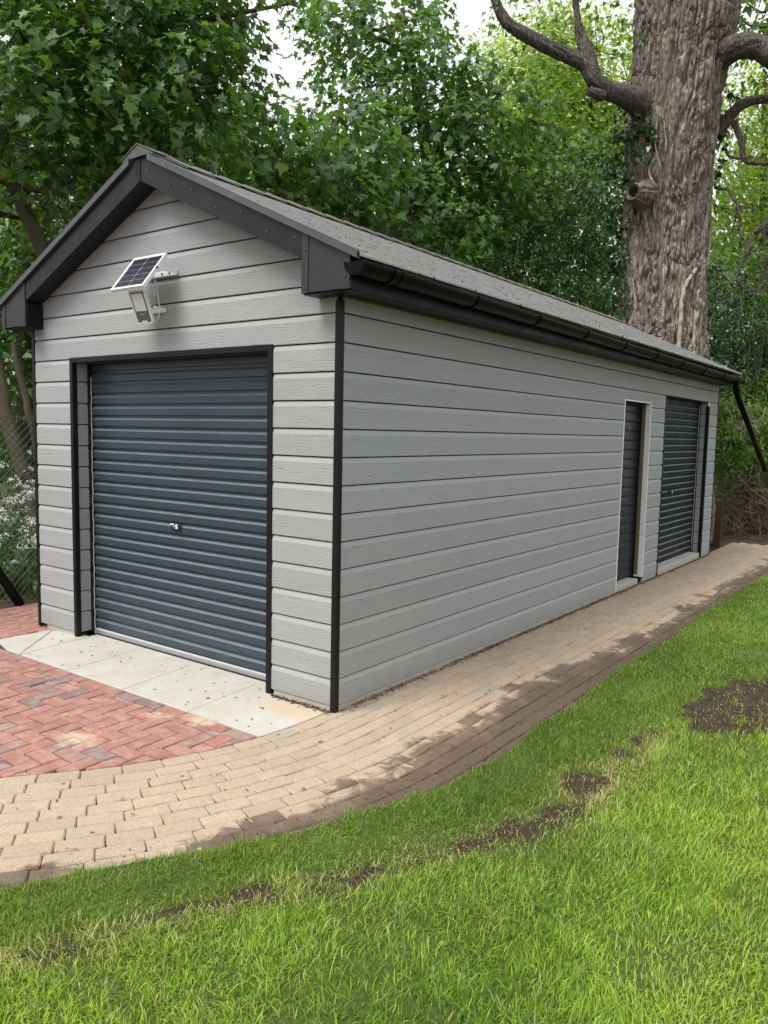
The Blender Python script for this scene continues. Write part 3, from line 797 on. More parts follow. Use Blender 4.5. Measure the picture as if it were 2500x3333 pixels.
def blades(n_per, x0, x1, y0, y1, dmin, dmax, wd, seg, seed, beyond=False):
    r = np.random.default_rng(seed)
    n = int(n_per*(x1-x0)*(y1-y0)); x = r.uniform(x0, x1, n); y = r.uniform(y0, y1, n)
    # blades stand in tufts
    tx = np.floor(x/0.018); ty = np.floor(y/0.018)
    x += 0.45*((tx+0.5)*0.018 - x) + r.normal(0, 0.002, n); y += 0.45*((ty+0.5)*0.018 - y) + r.normal(0, 0.002, n)
    dist = np.hypot(x-CAM[0], y-CAM[1])
    ed = edge_x(y) + 0.025*vnoise(x*0+1, y*5, 0, 6) + 0.012*vnoise(x*0+1, y*21, 0, 7)
    ok = (dist >= dmin) & (dist < dmax) & (x > ed)
    d = np.stack([x, y, np.full(n, GZ)], 1) - CAM; dp = d@_fw
    px = 1250 + FPX*(d@_r)/np.maximum(dp, .05); py = 1666.5 - FPX*(d@_u)/np.maximum(dp, .05)
    ok &= (dp > 0.3) & (((px >= 2950) & (px < 6500)) if beyond else ((px > -450) & (px < 2950) & (py < 3900)))
    x, y, dist = x[ok], y[ok], dist[ok]
    p, lawn = grass_keep(x, y)
    ok = r.random(len(x)) < p
    x, y, lawn, dist = x[ok], y[ok], lawn[ok], dist[ok]
    n = len(x)
    kind = (r.random(n) < lawn).astype(float)
    tall = 1 + 0.35*vnoise(x*4, y*4, 0, 8) + 0.35*np.maximum(vnoise(x*11, y*11, 0, 9), 0)
    h = np.where(kind > 0.5, r.gamma(7, 0.0048, n), r.gamma(8, 0.0031, n))*tall
    z = lawn_z(x, y) - 0.004
    az = r.uniform(0, 2*np.pi, n) + 0.0
    # neighbouring blades lean alike
    la = 3.2*vnoise(x*5, y*5, 0, 14); az = np.where(r.random(n) < 0.22, la, az)
    lean = np.clip(r.normal(0.85, 0.42, n), 0.03, 1.6); curl = r.uniform(0.2, 1.1, n)
    ca, sa = np.cos(az), np.sin(az)
    sidex, sidey = -sa, ca
    face = r.uniform(-0.9, 0.9, n)
    sx = sidex*np.cos(face)+ca*np.sin(face); sy = sidey*np.cos(face)+sa*np.sin(face)
    wdt = wd*r.uniform(0.65, 1.55, n)*(1+0.12*np.maximum(dist-3.0, 0))
    pts = []; px_, pz_ = np.zeros(n), np.zeros(n); ang = lean*0.35
    for k in range(seg+1):
        f = k/seg
        pts.append((px_.copy(), pz_.copy(), wdt*(1-f**1.6)))
        px_ = px_ + h/seg*np.sin(ang); pz_ = pz_ + h/seg*np.cos(ang); ang = ang + (lean+curl)*0.75/seg
    nv = 2*seg+1; V = np.zeros((n, nv, 3)); tip = np.zeros((n, nv))
    for k in range(seg+1):
        q, zz, ww = pts[k]
        cx, cy, cz = x+ca*q, y+sa*q, z+zz
        if k < seg:
            V[:, 2*k] = np.stack([cx-sx*ww/2, cy-sy*ww/2, cz], 1); V[:, 2*k+1] = np.stack([cx+sx*ww/2, cy+sy*ww/2, cz], 1)
            tip[:, 2*k:2*k+2] = k/seg
        else:
            V[:, 2*k] = np.stack([cx, cy, cz], 1); tip[:, 2*k] = 1
    tri = []
    for k in range(seg-1): tri += [[2*k, 2*k+1, 2*k+3], [2*k, 2*k+3, 2*k+2]]
    tri += [[2*seg-2, 2*seg-1, 2*seg]]
    F = (np.array(tri)[None] + (np.arange(n)*nv)[:, None, None]).reshape(-1, 3)
    yel = 0.5 + 0.5*vnoise(x*1.6, y*1.6, 0, 31)
    dead = r.random(n) < np.where(kind > 0.5, 0.085, 0.025)*(0.3+1.4*np.maximum(vnoise(x*2.3, y*2.3, 0, 33)+0.35, 0)) + 0.45*np.exp(-((x-mud_x(y))/0.11)**2)*(y < 1) + 0.5*(((x-1.60)**2/0.17**2 + (y+0.02)**2/0.26**2) < 1)
    rv = np.clip(0.12 + 0.55*yel + r.normal(0, 0.27, n), 0, 0.90); rv = np.where(dead, r.uniform(0.93, 1.0, n), rv)
    return V.reshape(-1, 3), F, np.repeat(rv, nv), np.repeat(kind, nv), tip.ravel()
parts_ = [blades(28500, -0.6, 3.6, -4.0, 0.6, 1.2, 3.6, 0.0030, 3, 1),
          blades(18000, -0.3, 4.2, -4.2, 2.2, 3.6, 5.6, 0.0032, 2, 2),
          blades(10500, 0.6, 3.6, -0.5, 5.4, 5.6, 8.6, 0.0036, 2, 3),
          blades(6500, 0.8, 3.6, 3.0, 10.4, 8.6, 16, 0.0042, 2, 4),
          blades(1500, 2.0, 6.4, -1.5, 8.0, 1.8, 12, 0.0085, 2, 5, True)]
V = np.concatenate([p[0] for p in parts_]); offs = np.cumsum([0]+[len(p[0]) for p in parts_[:-1]])
F = np.concatenate([p[1]+o for p, o in zip(parts_, offs)])
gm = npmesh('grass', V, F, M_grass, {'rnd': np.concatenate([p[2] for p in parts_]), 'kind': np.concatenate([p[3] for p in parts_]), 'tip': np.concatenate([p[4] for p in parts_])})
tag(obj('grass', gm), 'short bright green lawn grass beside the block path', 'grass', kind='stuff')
print('grass tris', len(F))

# crumbs of soil and small stones in the bare patches and along the lawn edge
def crumbs(n, fn, smin, smax, name, mat, label, seed):
    r = np.random.default_rng(seed); P = fn(r, n); n = len(P)
    base = np.array([(1,0,0),(-1,0,0),(0,1,0),(0,-1,0),(0,0,1),(0,0,-1)], float)
    T = np.array([[0,2,4],[2,1,4],[1,3,4],[3,0,4],[2,0,5],[1,2,5],[3,1,5],[0,3,5]])
    s_ = (smin*(smax/smin)**(r.random(n)**2.2))
    V = base[None]*s_[:, None, None]*r.uniform(0.5, 1.2, (n, 6, 1)); a = r.uniform(0, 6.28, n)
    V = np.stack([V[..., 0]*np.cos(a)[:, None]-V[..., 1]*np.sin(a)[:, None], V[..., 0]*np.sin(a)[:, None]+V[..., 1]*np.cos(a)[:, None], V[..., 2]*0.7], -1) + P[:, None]
    F = (T[None]+(np.arange(n)*6)[:, None, None]).reshape(-1, 3)
    o = obj(name, npmesh(name, V.reshape(-1, 3), F, mat)); tag(o, label, kind='stuff'); return o
def f_soil(r, n):
    x = r.uniform(1.55, 3.0, n*2); y = r.uniform(1.0, 3.0, n*2); ok = in_poly(x, y, soil_poly)
    k2 = n//3; x2 = mud_x(y2 := r.uniform(-2.6, 0.3, k2)) + r.normal(0, 0.04, k2)
    X = np.concatenate([x[ok], x2]); Y = np.concatenate([y[ok], y2])
    return np.stack([X, Y, lawn_z(X, Y)], 1)
crumbs(12000, f_soil, 0.0022, 0.010, 'soil_crumbs', M_crumb, 'crumbled dark soil lying in the bare lawn patches', 5)
def f_edge(r, n):
    y = r.uniform(-2.4, 9.5, n); x = edge_x(y) - np.abs(r.normal(0, 0.10, n)) + 0.02
    return np.stack([x, y, np.full(n, GZ+0.002)], 1)
crumbs(3600, f_edge, 0.0018, 0.006, 'washed_soil', M_crumb, 'washed soil scattered on the path along the turf edge', 6)

# dry litter gathered at the foot of the walls
def litter(n, fn, name, mat, label, seed, lmin=0.008, lmax=0.03):
    r = np.random.default_rng(seed); P = fn(r, n); n = len(P)
    L = r.uniform(lmin, lmax, n); a = r.uniform(0, 6.28, n); wv = L*r.uniform(0.08, 0.3, n); t = r.normal(0, 0.25, n)
    d = np.stack([np.cos(a), np.sin(a), t], 1); s_ = np.stack([-np.sin(a), np.cos(a), r.normal(0, 0.4, n)], 1)
    up = np.array([0, 0, 0.004])
    V = np.stack([P-d*L[:, None]/2, P+s_*wv[:, None]+up, P+d*L[:, None]/2, P-s_*wv[:, None]+up*0.6], 1)
    F = np.arange(4*n).reshape(n, 4)
    o = obj(name, npmesh(name, V.reshape(-1, 3), F, mat)); tag(o, label, kind='stuff'); return o
def f_wall(r, n):
    y = r.uniform(0.02, 8.7, n); x = 0.004 + np.abs(r.normal(0, 0.024, n))
    k = int(n*0.12); x[:k] = -0.02 - r.uniform(0, 0.5, k); y[:k] = -0.012 - np.abs(r.normal(0, 0.015, k))
    return np.stack([x, y, np.full(n, GZ+0.004)+np.abs(r.normal(0, 0.006, n))], 1)
litter(3800, f_wall, 'wall_foot_litter', M_litter, 'dark dry leaf litter gathered along the foot of the garage wall', 8)
def f_scatter(r, n):
    k = n//3
    a = np.stack([r.uniform(-2.9, -0.2, k), r.uniform(-0.52, 0.06, k)], 1)
    b = np.stack([r.uniform(-0.5, 1.0, k), r.uniform(-2.0, 1.0, k)], 1)
    c = np.stack([r.uniform(0.05, 1.0, k), r.uniform(0, 9, k)], 1)
    P = np.concatenate([a, b, c]); return np.stack([P[:, 0], P[:, 1], np.full(len(P), GZ+0.005)], 1)
litter(200, f_scatter, 'scattered_litter', M_litter, 'bits of dry twig and leaf scattered over concrete and path', 9, 0.01, 0.035)
def f_green(r, n):
    return np.stack([r.uniform(-3.9, 0.8, n), r.uniform(-1.9, 0.3, n), np.full(n, GZ+0.008)], 1)
litter(26, f_green, 'fresh_leaf_scraps', M_freshleaf, 'scraps of fresh green leaf fallen on the paving', 10, 0.015, 0.04)

# ------------------------------------------------------------------ garage
garage = thing('garage', 'long grey clad garage with black trim, pitched roof and roller doors', 'garage', (0, 0, 0))
XM = -Wg/2
PROF = [(0.0, 0.003), (0.0148, 0.003), (0.016, 0.0055), (0.016, 0.1345), (0.0100, 0.157), (0.0065, 0.1655), (0.0, 0.1655)]
def board_spans(mb, spans, prof):
    """spans: (xl_bottom, xr_bottom, xl_top, xr_top, zmin, zmax) in local metres"""
    for (a0, b0, a1, b1, zl, zh) in spans:
        pr = []
        for (d, z) in prof:
            pr.append((d, min(max(z, zl), zh)))
        n = len(pr); vs = []
        for side in (0, 1):
            for (d, z) in pr:
                f = z/CB; x = (a0*(1-f)+a1*f) if side == 0 else (b0*(1-f)+b1*f)
                vs.append((x, 0.016-d, z))
        fs = [list(range(n)), [n+i for i in range(n)][::-1]] + [[i, n+i, n+(i+1) % n, (i+1) % n] for i in range(n)]
        mb.add(vs, fs)
_bcache = {}
def board(spans, origin, rot):
    key = tuple(tuple(round(v, 4) for v in s) for s in spans)
    if key not in _bcache:
        mb = MB(); board_spans(mb, spans, PROF)
        o = mb.build('cladding_board', M_clad, garage, loc=origin, rot=(0, 0, rot)); _bcache[key] = o.data; return o
    return obj('cladding_board', _bcache[key], garage, origin, (0, 0, rot))
Z0, Z1 = 0.003, 0.1668
XL, XR, OL, OR = -3.279, -0.031, -2.776, -0.540      # wall ends and outer edges of the door trim
for k in range(13):
    for a, b in ((XL, OL), (OR, XR)):
        h = (b-a)/2; board([(-h, h, -h, h, 0, 1)], ((a+b)/2, 0, k*CB), 0)
for k in range(13, 20):
    z0, z1 = k*CB, (k+1)*CB
    hw = lambda z: min(1.624, max(0.02, (3.395 - z)/0.455))
    if z0 > 3.36: break
    board([(-hw(z0), hw(z0), -hw(z1), hw(z1), 0, 1 if hw(z1) > 0.021 else 3.36-z0)], (XM, 0, k*CB), 0)
R90 = math.pi/2
SD0, SD1, G20, G21, YE = 4.822, 5.712, 6.262, 8.245, 8.755
def sboard(k, spans):
    c = (spans[0][0] + spans[-1][1])/2
    board([(a-c, b-c, a-c, b-c, zl, zh) for a, b, zl, zh in spans], (0, c, k*CB), R90)
for k in range(12):
    sboard(k, [(0.036, SD0, 0, 1)]); sboard(k, [(SD1, G20-0.02, 0, 1)]); sboard(k, [(G21+0.05, YE, 0, 1)])
sboard(12, [(0.036, SD0, 0, 1), (SD0, SD1, 2.088-12*CB, 1), (SD1, G20-0.02, 0, 1)]); sboard(12, [(G21+0.05, YE, 0, 1)])
sboard(13, [(0.036, YE, 0, 1)])
sboard(14, [(0.036, YE, 0, 2.474-14*CB)])
# reveals clad in short boards
for k in range(13):
    board([(-0.046, 0.046, -0.046, 0.046, 0, 1)], (-2.744, 0.085, k*CB), R90)
    board([(-0.034, 0.034, -0.034, 0.034, 0, 1)], (-0.072, G21+0.004, k*CB), 0)

# wall panels behind the boards
mb = MB()
zc = -0.05
mb.box((-3.285, 0.0175, zc), (-2.765, 0.10, 2.2)); mb.box((-0.555, 0.0175, zc), (-0.0175, 0.10, 2.2))
mb.prism([(-3.285, 2.201), (-0.0175, 2.201), (-0.0175, 2.55), (XM, 3.40), (-3.285, 2.55)], 0.0175, 0.10, 1)
for a, b in ((0.101, SD0-0.005), (SD1+0.005, G20-0.005), (G21+0.022, YE)):
    mb.box((-0.10, a, zc), (-0.0175, b, 2.2))
mb.box((-0.10, SD0-0.005, 2.10), (-0.0175, SD1+0.005, 2.2)); mb.box((-0.10, 0.101, 2.2015), (-0.0175, YE, 2.52))
mb.box((-3.30, 0.101, zc), (-3.22, YE, 2.52)); mb.box((-3.22, 8.68, zc), (-0.101, YE, 2.55))
mb.box((-3.22, 8.68, 2.551), (-0.101, YE, 2.6))
mb.build('wall_panel', M_core, garage)
# concrete plinth strip visible under the boards
for a, b in (((-3.20, 0.008, -0.06), (-2.77, 0.0172, 0.0)), ((-0.52, 0.006, -0.06), (-0.04, 0.0172, 0.0)), ((-0.0172, 0.04, -0.06), (-0.006, SD0, 0.0)), ((-0.0172, SD1, -0.06), (-0.006, G20, 0.0)), ((-0.0172, G21+0.05, -0.06), (-0.006, YE, 0.0))):
    mb = MB(); mb.box(a, b); mb.build('plinth', M_conc, garage)
# sills of the two side doors
mb = MB(); mb.box((-0.30, SD0+0.004, -0.06), (-0.004, SD1-0.15, 0.032), 0.006); mb.build('door_sill', M_conc, garage)
mb = MB(); mb.box((-0.30, G20+0.006, -0.06), (0.012, G21-0.09, 0.052), 0.008); mb.build('door_sill', M_conc, garage)

# corner posts
for (x0, y0, x1, y1, zb) in ((-0.034, -0.007, 0.007, 0.034, -0.036), (-3.318, -0.007, -3.281, 0.034, -0.028), (-0.034, YE+0.001, 0.006, YE+0.03, -0.03)):
    mb = MB(); mb.box((x0, y0, zb), (x1, y1, 2.447), 0.003); mb.build('corner_post', M_black, garage)
# front door trims
mb = MB(); mb.box((OL, -0.007, -0.03), (-2.736, 0.037, 2.221), 0.0025); mb.build('door_trim', M_black, garage)
mb = MB(); mb.box((-0.586, -0.007, -0.034), (OR, 0.037, 2.221), 0.0025); mb.build('door_trim', M_black, garage)
mb = MB(); mb.box((-2.7355, -0.008, 2.181), (-0.5865, 0.036, 2.222), 0.0025); mb.build('door_trim', M_black, garage)
mb = MB(); mb.box((-2.764, 0.132, -0.02), (-2.728, 0.20, 2.19), 0.002); mb.build('door_guide', M_black, garage)
mb = MB(); mb.box((-0.60, 0.132, -0.02), (-0.556, 0.20, 2.19), 0.002); mb.build('door_guide', M_black, garage)
mb = MB(); mb.box((-2.727, 0.038, 2.183), (-0.601, 0.30, 2.199)); mb.build('door_head', M_dark, garage)

# roller door slat: raised face with a bright sloping shoulder
def slat_mesh(name, L, pitch, mat, raised=0.56, dep=0.012, axis='x'):
    p = pitch
    prof = [(0.0, 0.0), (0.0, 0.14*p), (dep, 0.19*p), (dep, (0.19+raised)*p), (dep*0.8, (0.19+raised+0.035)*p), (0.0, (0.19+raised+0.185)*p), (0.0, p)]
    vs = []
    for s_ in (0, 1):
        for d, z in prof: vs.append((s_*L, -d, z))
    n = len(prof); fs = [[i, n+i, n+i+1, i+1] for i in range(n-1)]
    # closed back
    vs += [(0, 0.004, 0), (0, 0.004, p), (L, 0.004, 0), (L, 0.004, p)]; b = 2*n
    fs += [[b, b+1, b+3, b+2]]
    me = bpy.data.meshes.new(name); me.from_pydata(vs, [], fs); me.materials.append(mat); return me
DY = 0.172
door = obj('roller_door', None, garage, (-2.728, DY, 0)); door['label'] = 'wide slate blue ribbed roller door in the gable end'
PIT_ = 0.0872
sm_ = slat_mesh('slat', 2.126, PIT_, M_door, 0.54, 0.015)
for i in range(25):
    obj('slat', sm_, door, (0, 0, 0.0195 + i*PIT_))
mb = MB(); mb.box((0.0, -0.022, -0.020), (2.126, 0.008, 0.006), 0.002); mb.build('bottom_rail', M_alu, door)
mb = MB(); mb.box((0.0, -0.016, 0.0062), (2.126, 0.004, 0.0185), 0.002); mb.build('rail_edge', M_seal, door)
mb = MB(); mb.box((0.004, -0.024, -0.034), (2.122, 0.012, -0.0205)); mb.build('rubber_seal', M_dark, door)
# lock: black case with a silver cylinder and a little printed arrow label
LX, LZ = 1.0, 0.935
mb = MB(); mb.box((LX, -0.034, LZ), (LX+0.105, -0.0125, LZ+0.047), 0.004); lock = mb.build('lock', M_dark, door)
mb = MB(); mb.cyl((LX+0.047, -0.036, LZ+0.027), (0, 1, 0), 0.0075, 0.006, 14); mb.build('key_cylinder', M_silver, lock)
mb = MB(); mb.box((LX+0.062, -0.0362, LZ+0.010), (LX+0.084, -0.0343, LZ+0.041)); mb.build('lock_label', M_white, lock)
mb = MB(); mb.box((LX+0.003, -0.0362, LZ+0.036), (LX+0.040, -0.0343, LZ+0.044)); mb.build('lock_label', M_white, lock)
mb = MB(); mb.tube([(LX+0.068, -0.0368, LZ+0.016), (LX+0.072, -0.0368, LZ+0.026), (LX+0.079, -0.0368, LZ+0.035)], [0.0022, 0.0018, 0.0012], 6); mb.build('arrow_print', M_dark, lock)
# wavy white seal down the left guide
P = [(-2.722 + 0.0035*math.sin(i*1.1) + 0.002*math.sin(i*0.37), DY-0.022, -0.012 + i*0.022) for i in range(96)]
mb = MB(); mb.tube(P, 0.0042, 6); mb.tube([P[0], (-2.716, DY-0.022, -0.020), (-2.70, DY-0.022, -0.022)], 0.004, 6); mb.build('door_seal', M_seal, garage, smooth=True)

# second roller door, dark green, in the long wall
door2 = obj('roller_door', None, garage, (-0.135, G20-0.01, 0), (0, 0, R90)); door2['label'] = 'narrower dark green ribbed roller door near the far end'
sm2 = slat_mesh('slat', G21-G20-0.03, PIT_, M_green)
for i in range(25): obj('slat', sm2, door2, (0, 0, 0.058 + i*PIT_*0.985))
mb = MB(); mb.box((0.0, -0.012, 0.052), (G21-G20-0.03, 0.004, 0.0575)); mb.build('bottom_rail', M_alu, door2)
mb = MB(); mb.box((0.72, -0.040, 0.965), (0.80, -0.0125, 1.005), 0.004); lk = mb.build('lock', M_dark, door2)
mb = MB(); mb.tube([(0.745, -0.045, 0.985), (0.775, -0.05, 0.985), (0.775, -0.05, 0.962)], 0.006, 8); mb.build('handle', M_silver, lk)
mb = MB(); mb.box((-0.05, G20-0.019, -0.03), (0.006, G20+0.012, 2.2095), 0.0025); mb.build('door_trim', M_black, garage)
mb = MB(); mb.box((-0.036, G21-0.002, -0.03), (0.007, G21+0.048, 2.150), 0.0025); mb.build('door_trim', M_black, garage)
mb = MB(); mb.box((-0.020, G21+0.002, 2.1505), (0.0, G21+0.046, 2.205), 0.002); mb.build('trim_stub', M_white, garage)
mb = MB(); mb.box((-0.160, G21-0.022, 0.0), (-0.108, G21+0.010, 2.20), 0.002); mb.build('door_guide', M_black, garage)
mb = MB(); mb.tube([(-0.118, G21-0.025 + 0.002*math.sin(i*0.9), 0.06+i*0.045) for i in range(48)], 0.004, 6); mb.build('door_seal', M_seal, garage, smooth=True)

# personnel door with overlapping glossy slats, raw timber lining and white edge
sdoor = obj('side_door', None, garage, (-0.128, SD0, 0), (0, 0, R90)); sdoor['label'] = 'narrow dark slatted side door in an unfinished white edged opening'
L_ = SD1 - SD0 - 0.012
pr = [(0.0, 0.0), (0.014, 0.006), (0.0155, 0.02), (0.012, 0.07), (0.006, 0.1065)]
vs = [(s_*L_, -d, z) for s_ in (0, 1) for d, z in pr]; n = len(pr)
fs = [[i, n+i, n+i+1, i+1] for i in range(n-1)] + [[0, 4, 9, 5]]
mes = bpy.data.meshes.new('slat'); mes.from_pydata(vs, [], fs); mes.materials.append(M_sdoor)
for i in range(19): obj('slat', mes, sdoor, (0, 0, 0.036 + i*0.1075))
mb = MB(); mb.box((0, -0.03, 2.06), (L_, 0.0, 2.083)); mb.build('head_rail', M_dark, sdoor)
mb = MB(); mb.box((-0.126, SD1-0.035, 0.034), (-0.1005, SD1-0.003, 2.075), 0.002); mb.build('door_frame', M_black, garage)
mb = MB(); mb.box((-0.100, SD1-0.020, 0.06), (-0.0585, SD1-0.002, 2.075), 0.003); tl = mb.build('timber_lining', M_timber, garage)
mb = MB(); mb.box((-0.058, SD1-0.014, 0.030), (0.004, SD1+0.0005, 2.083), 0.002)
mb.box((-0.105, SD1-0.011, 0.030), (-0.0585, SD1-0.003, 0.0595), 0.002); we = mb.build('white_edging', M_white, garage)
for z in (0.12, 0.55, 0.98, 1.42, 1.78):
    mb = MB(); mb.cyl((-0.026, SD1-0.0155, z), (0, 1, 0), 0.005, 0.004, 8); mb.build('screw', M_screw, we)
mb = MB(); mb.box((-0.030, SD0-0.006, 0.0), (0.004, SD0+0.010, 2.083), 0.002); mb.build('white_edging', M_white, garage)
mb = MB(); mb.box((-0.030, SD0-0.006, 2.0835), (0.004, SD1+0.001, 2.096), 0.002); mb.build('white_edging', M_white, garage)

# roof structure: slope function of the covering
SLR = 0.465
def roof_z(dx): return 3.545 - SLR*abs(dx)
YN, YF = -0.168, 8.925
HX = 1.905
mb = MB()
mb.prism([(XM-HX, roof_z(HX)-0.012), (XM, 3.533), (XM+HX, roof_z(HX)-0.012), (XM+HX, roof_z(HX)-0.036), (XM, 3.505), (XM-HX, roof_z(HX)-0.036)], YN+0.02, YF-0.01, 1)
mb.build('roof_deck', M_dark, garage)
# shingle courses with tabs, each course lapping the one below
V, F, A = [], [], []
r = random.Random(3)
for side in (1, -1):
    nc = 24
    ex = HX/nc
    for c in range(nc):
        y = YN + 0.01 - r.uniform(0.0, 0.3)
        while y < YF:
            wv = r.choice([0.14, 0.17, 0.2, 0.33])*r.uniform(0.9, 1.1)
            y0, y1 = max(y+0.001, YN), min(y+wv-0.001, YF)
            if y1-y0 > 0.03:
                d1 = (c+1)*ex + r.uniform(-0.006, 0.006) + (0.012 if c == nc-1 else 0); d0 = c*ex - 0.02
                lift = 0.013 + r.uniform(-0.001, 0.003)
                za, zb = roof_z(max(d0, 0))-0.010, roof_z(d1)-0.010
                o = len(V)
                for yy in (y0, y1):
                    V += [(XM+side*max(d0, 0), yy, za+0.004), (XM+side*d1, yy, zb+lift), (XM+side*d1, yy, zb-0.004)]
                t_ = r.random(); A += [t_]*6
                F += [[o, o+1, o+4, o+3], [o+1, o+2, o+5, o+4]]
                if side == -1: F[-2] = F[-2][::-1]
            y += wv
me = npmesh('shingles', V, F, M_shingle, {'rnd': A})
tag(obj('shingles', me, garage), kind='stuff')
# ridge caps
for i in range(37):
    y0 = YN + 0.245*i - 0.006; y1 = y0 + 0.30; z = 3.562 + 0.0
    if i == 36: y1 = YF
    mb = MB(); dz0, dz1 = 0.013, 0.0; hw = 0.165; t_ = 0.007
    for nm in (0,):
        pts = []
        for yy, dz in ((y0, dz0), (y1, dz1)):
            for sx in (-1, 0, 1):
                pts += [(XM+sx*hw, yy, z+dz-(SLR*hw if sx else 0)), (XM+sx*hw, yy, z+dz-t_-(SLR*hw if sx else 0))]
        mb.add(pts, [[0,2,8,6],[2,4,10,8],[1,7,9,3],[3,9,11,5],[0,1,3,2],[2,3,5,4],[6,8,9,7],[8,10,11,9],[0,6,7,1],[4,5,11,10]])
    mb.build('ridge_cap', M_shingle, garage)
mb = MB()
zr, hwc = 3.590, 0.172
mb.prism([(XM-hwc, zr-0.07-0.01), (XM, zr), (XM+hwc, zr-0.07-0.01), (XM+hwc, zr-0.086), (XM, zr-0.008), (XM-hwc, zr-0.086)], YN-0.012, 0.05, 1)
mb.prism([(XM-hwc+0.012, zr-0.087), (XM+hwc-0.012, zr-0.087), (XM, zr-0.012)], YN-0.004, YN+0.006, 1)
mb.build('ridge_end', M_verge, garage)
# verge trims
for sd in (1, -1):
    a0, a1 = 0.10, HX + 0.004
    mb = MB()
    mb.prism([(XM+sd*a0, roof_z(a0)+0.010), (XM+sd*a1, roof_z(a1)+0.010), (XM+sd*a1, roof_z(a1)-0.030), (XM+sd*a0, roof_z(a0)-0.030)], YN-0.006, YN+0.018, 1)
    mb.prism([(XM+sd*a0, roof_z(a0)+0.0145), (XM+sd*a1, roof_z(a1)+0.0145), (XM+sd*a1, roof_z(a1)+0.0105), (XM+sd*a0, roof_z(a0)+0.0105)], YN-0.006, YN+0.07, 1)
    mb.build('verge_trim', M_verge, garage)
# bargeboards
BT = lambda d: 3.510 - 0.452*d
BB = lambda d: 3.352 - 0.457*d
for sd in (1, -1):
    d1 = 1.49
    mb = MB(); mb.prism([(XM, BT(0)), (XM+sd*d1, BT(d1)), (XM+sd*d1, BB(d1)), (XM, BB(0))], -0.150, -0.136, 1)
    bb = mb.build('bargeboard', M_barge, garage)
    for i in range(7):
        d = 0.08 + i*0.225; zz = BB(d) + (0.10 if i % 2 == 0 else 0.06)
        mb = MB(); mb.cyl((XM+sd*d, -0.152, zz), (0, 1, 0), 0.0065, 0.005, 10); mb.build('screw', M_screw, bb)
    # sloping soffit under the overhang
    mb = MB(); mb.prism([(XM, BB(0)+0.012), (XM+sd*d1, BB(d1)+0.012), (XM+sd*d1, BB(d1)+0.002), (XM, BB(0)+0.002)], -0.1355, 0.0, 1)
    mb.build('soffit', M_barge, garage)
    # box end
    xi, xo = 1.488, 1.846
    top = lambda d: roof_z(d) - 0.030
    mb = MB(); mb.prism([(XM+sd*xi, 2.478), (XM+sd*xo, 2.478), (XM+sd*xo, top(xo)), (XM+sd*xi, top(xi))], -0.1515, -0.138, 1)
    mb.build('box_panel', M_box, garage)
    mb = MB(); mb.prism([(XM+sd*xi, 2.474), (XM+sd*(xi+0.05), 2.474), (XM+sd*(xi+0.05), top(xi+0.05)), (XM+sd*xi, top(xi))], -0.156, -0.1518, 1)
    mb.build('box_strip', M_box, garage); mb = MB()
    mb.prism([(XM+sd*(xo-0.052), 2.474), (XM+sd*xo, 2.474), (XM+sd*xo, top(xo)), (XM+sd*(xo-0.052), top(xo-0.052))], -0.156, -0.1518, 1)
    bs = mb.build('box_strip', M_box, garage)
    for (d, zz) in ((xi+0.025, 2.72), (xo-0.035, 2.545)):
        mb = MB(); mb.cyl((XM+sd*d, -0.158, zz), (0, 1, 0), 0.007, 0.005, 10); mb.build('screw', M_screw, bs)
    mb = MB()
    xa, xb = sorted((XM+sd*xi, XM+sd*xo)); mb.box((xa, -0.1375, 2.468), (xb, -0.001, 2.4735))
    xa, xb = sorted((XM+sd*xi, XM+sd*(xi+0.012))); mb.box((xa, -0.1375, 2.474), (xb, -0.001, 2.66))
    mb.build('box_base', M_black, garage)
mb = MB(); mb.prism([(XM-0.045, BT(0.045)), (XM, BT(0)), (XM+0.003, BT(0)), (XM+0.003, BB(0)-0.001), (XM-0.045, BB(0.045)-0.001)], -0.1545, -0.1505, 1); mb.build('apex_cover', M_black, garage)
# eaves on the long sides
mb = MB(); mb.box((0.178, -0.137, 2.4745), (0.192, 8.87, 2.645), 0.002); mb.build('fascia', M_black, garage)
mb = MB(); mb.box((0.001, 0.0, 2.4745), (0.1775, 8.86, 2.484)); mb.build('soffit', M_black, garage)
mb = MB(); mb.box((0.0005, 0.036, 2.464), (0.010, 8.75, 2.474)); mb.build('timber_batten', M_timber, garage)
mb = MB(); mb.box((XM-1.846, -0.137, 2.4745), (XM-1.832, 8.87, 2.645)); mb.build('fascia', M_black, garage)
mb = MB(); mb.box((-3.48, 0.0, 2.4745), (-3.31, 8.86, 2.484)); mb.build('soffit', M_black, garage)
mb = MB(); mb.prism([(-3.49, 2.478), (0.18, 2.478), (0.18, 2.62), (XM, 3.49), (-3.49, 2.62)], 8.86, 8.875, 1); mb.build('rear_bargeboard', M_barge, garage)

# half-round gutter with brackets, end caps and a slanting downpipe
GX, GR, GY0, GY1 = 0.262, 0.066, -0.198, 8.87
gz = lambda y: 2.602 - 0.0045*(y-GY0)
mb = MB(); n = 22; vs = []; ys = [GY0, 1.4, 3.0, 4.6, 6.2, 7.8, GY1]
for y in ys:
    for rr in (GR, GR-0.004):
        for i in range(n+1):
            a = math.pi + math.pi*i/n; vs.append((GX+rr*math.cos(a), y, gz(y)+rr*math.sin(a)))
m = 2*(n+1); fs = []
for k in range(len(ys)-1):
    for i in range(n):
        fs.append([k*m+i, k*m+i+1, (k+1)*m+i+1, (k+1)*m+i]); fs.append([k*m+n+1+i, (k+1)*m+n+1+i, (k+1)*m+n+2+i, k*m+n+2+i])
    for (i, j) in ((0, n+1), (n, 2*n+1)): fs.append([k*m+i, (k+1)*m+i, (k+1)*m+j, k*m+j])
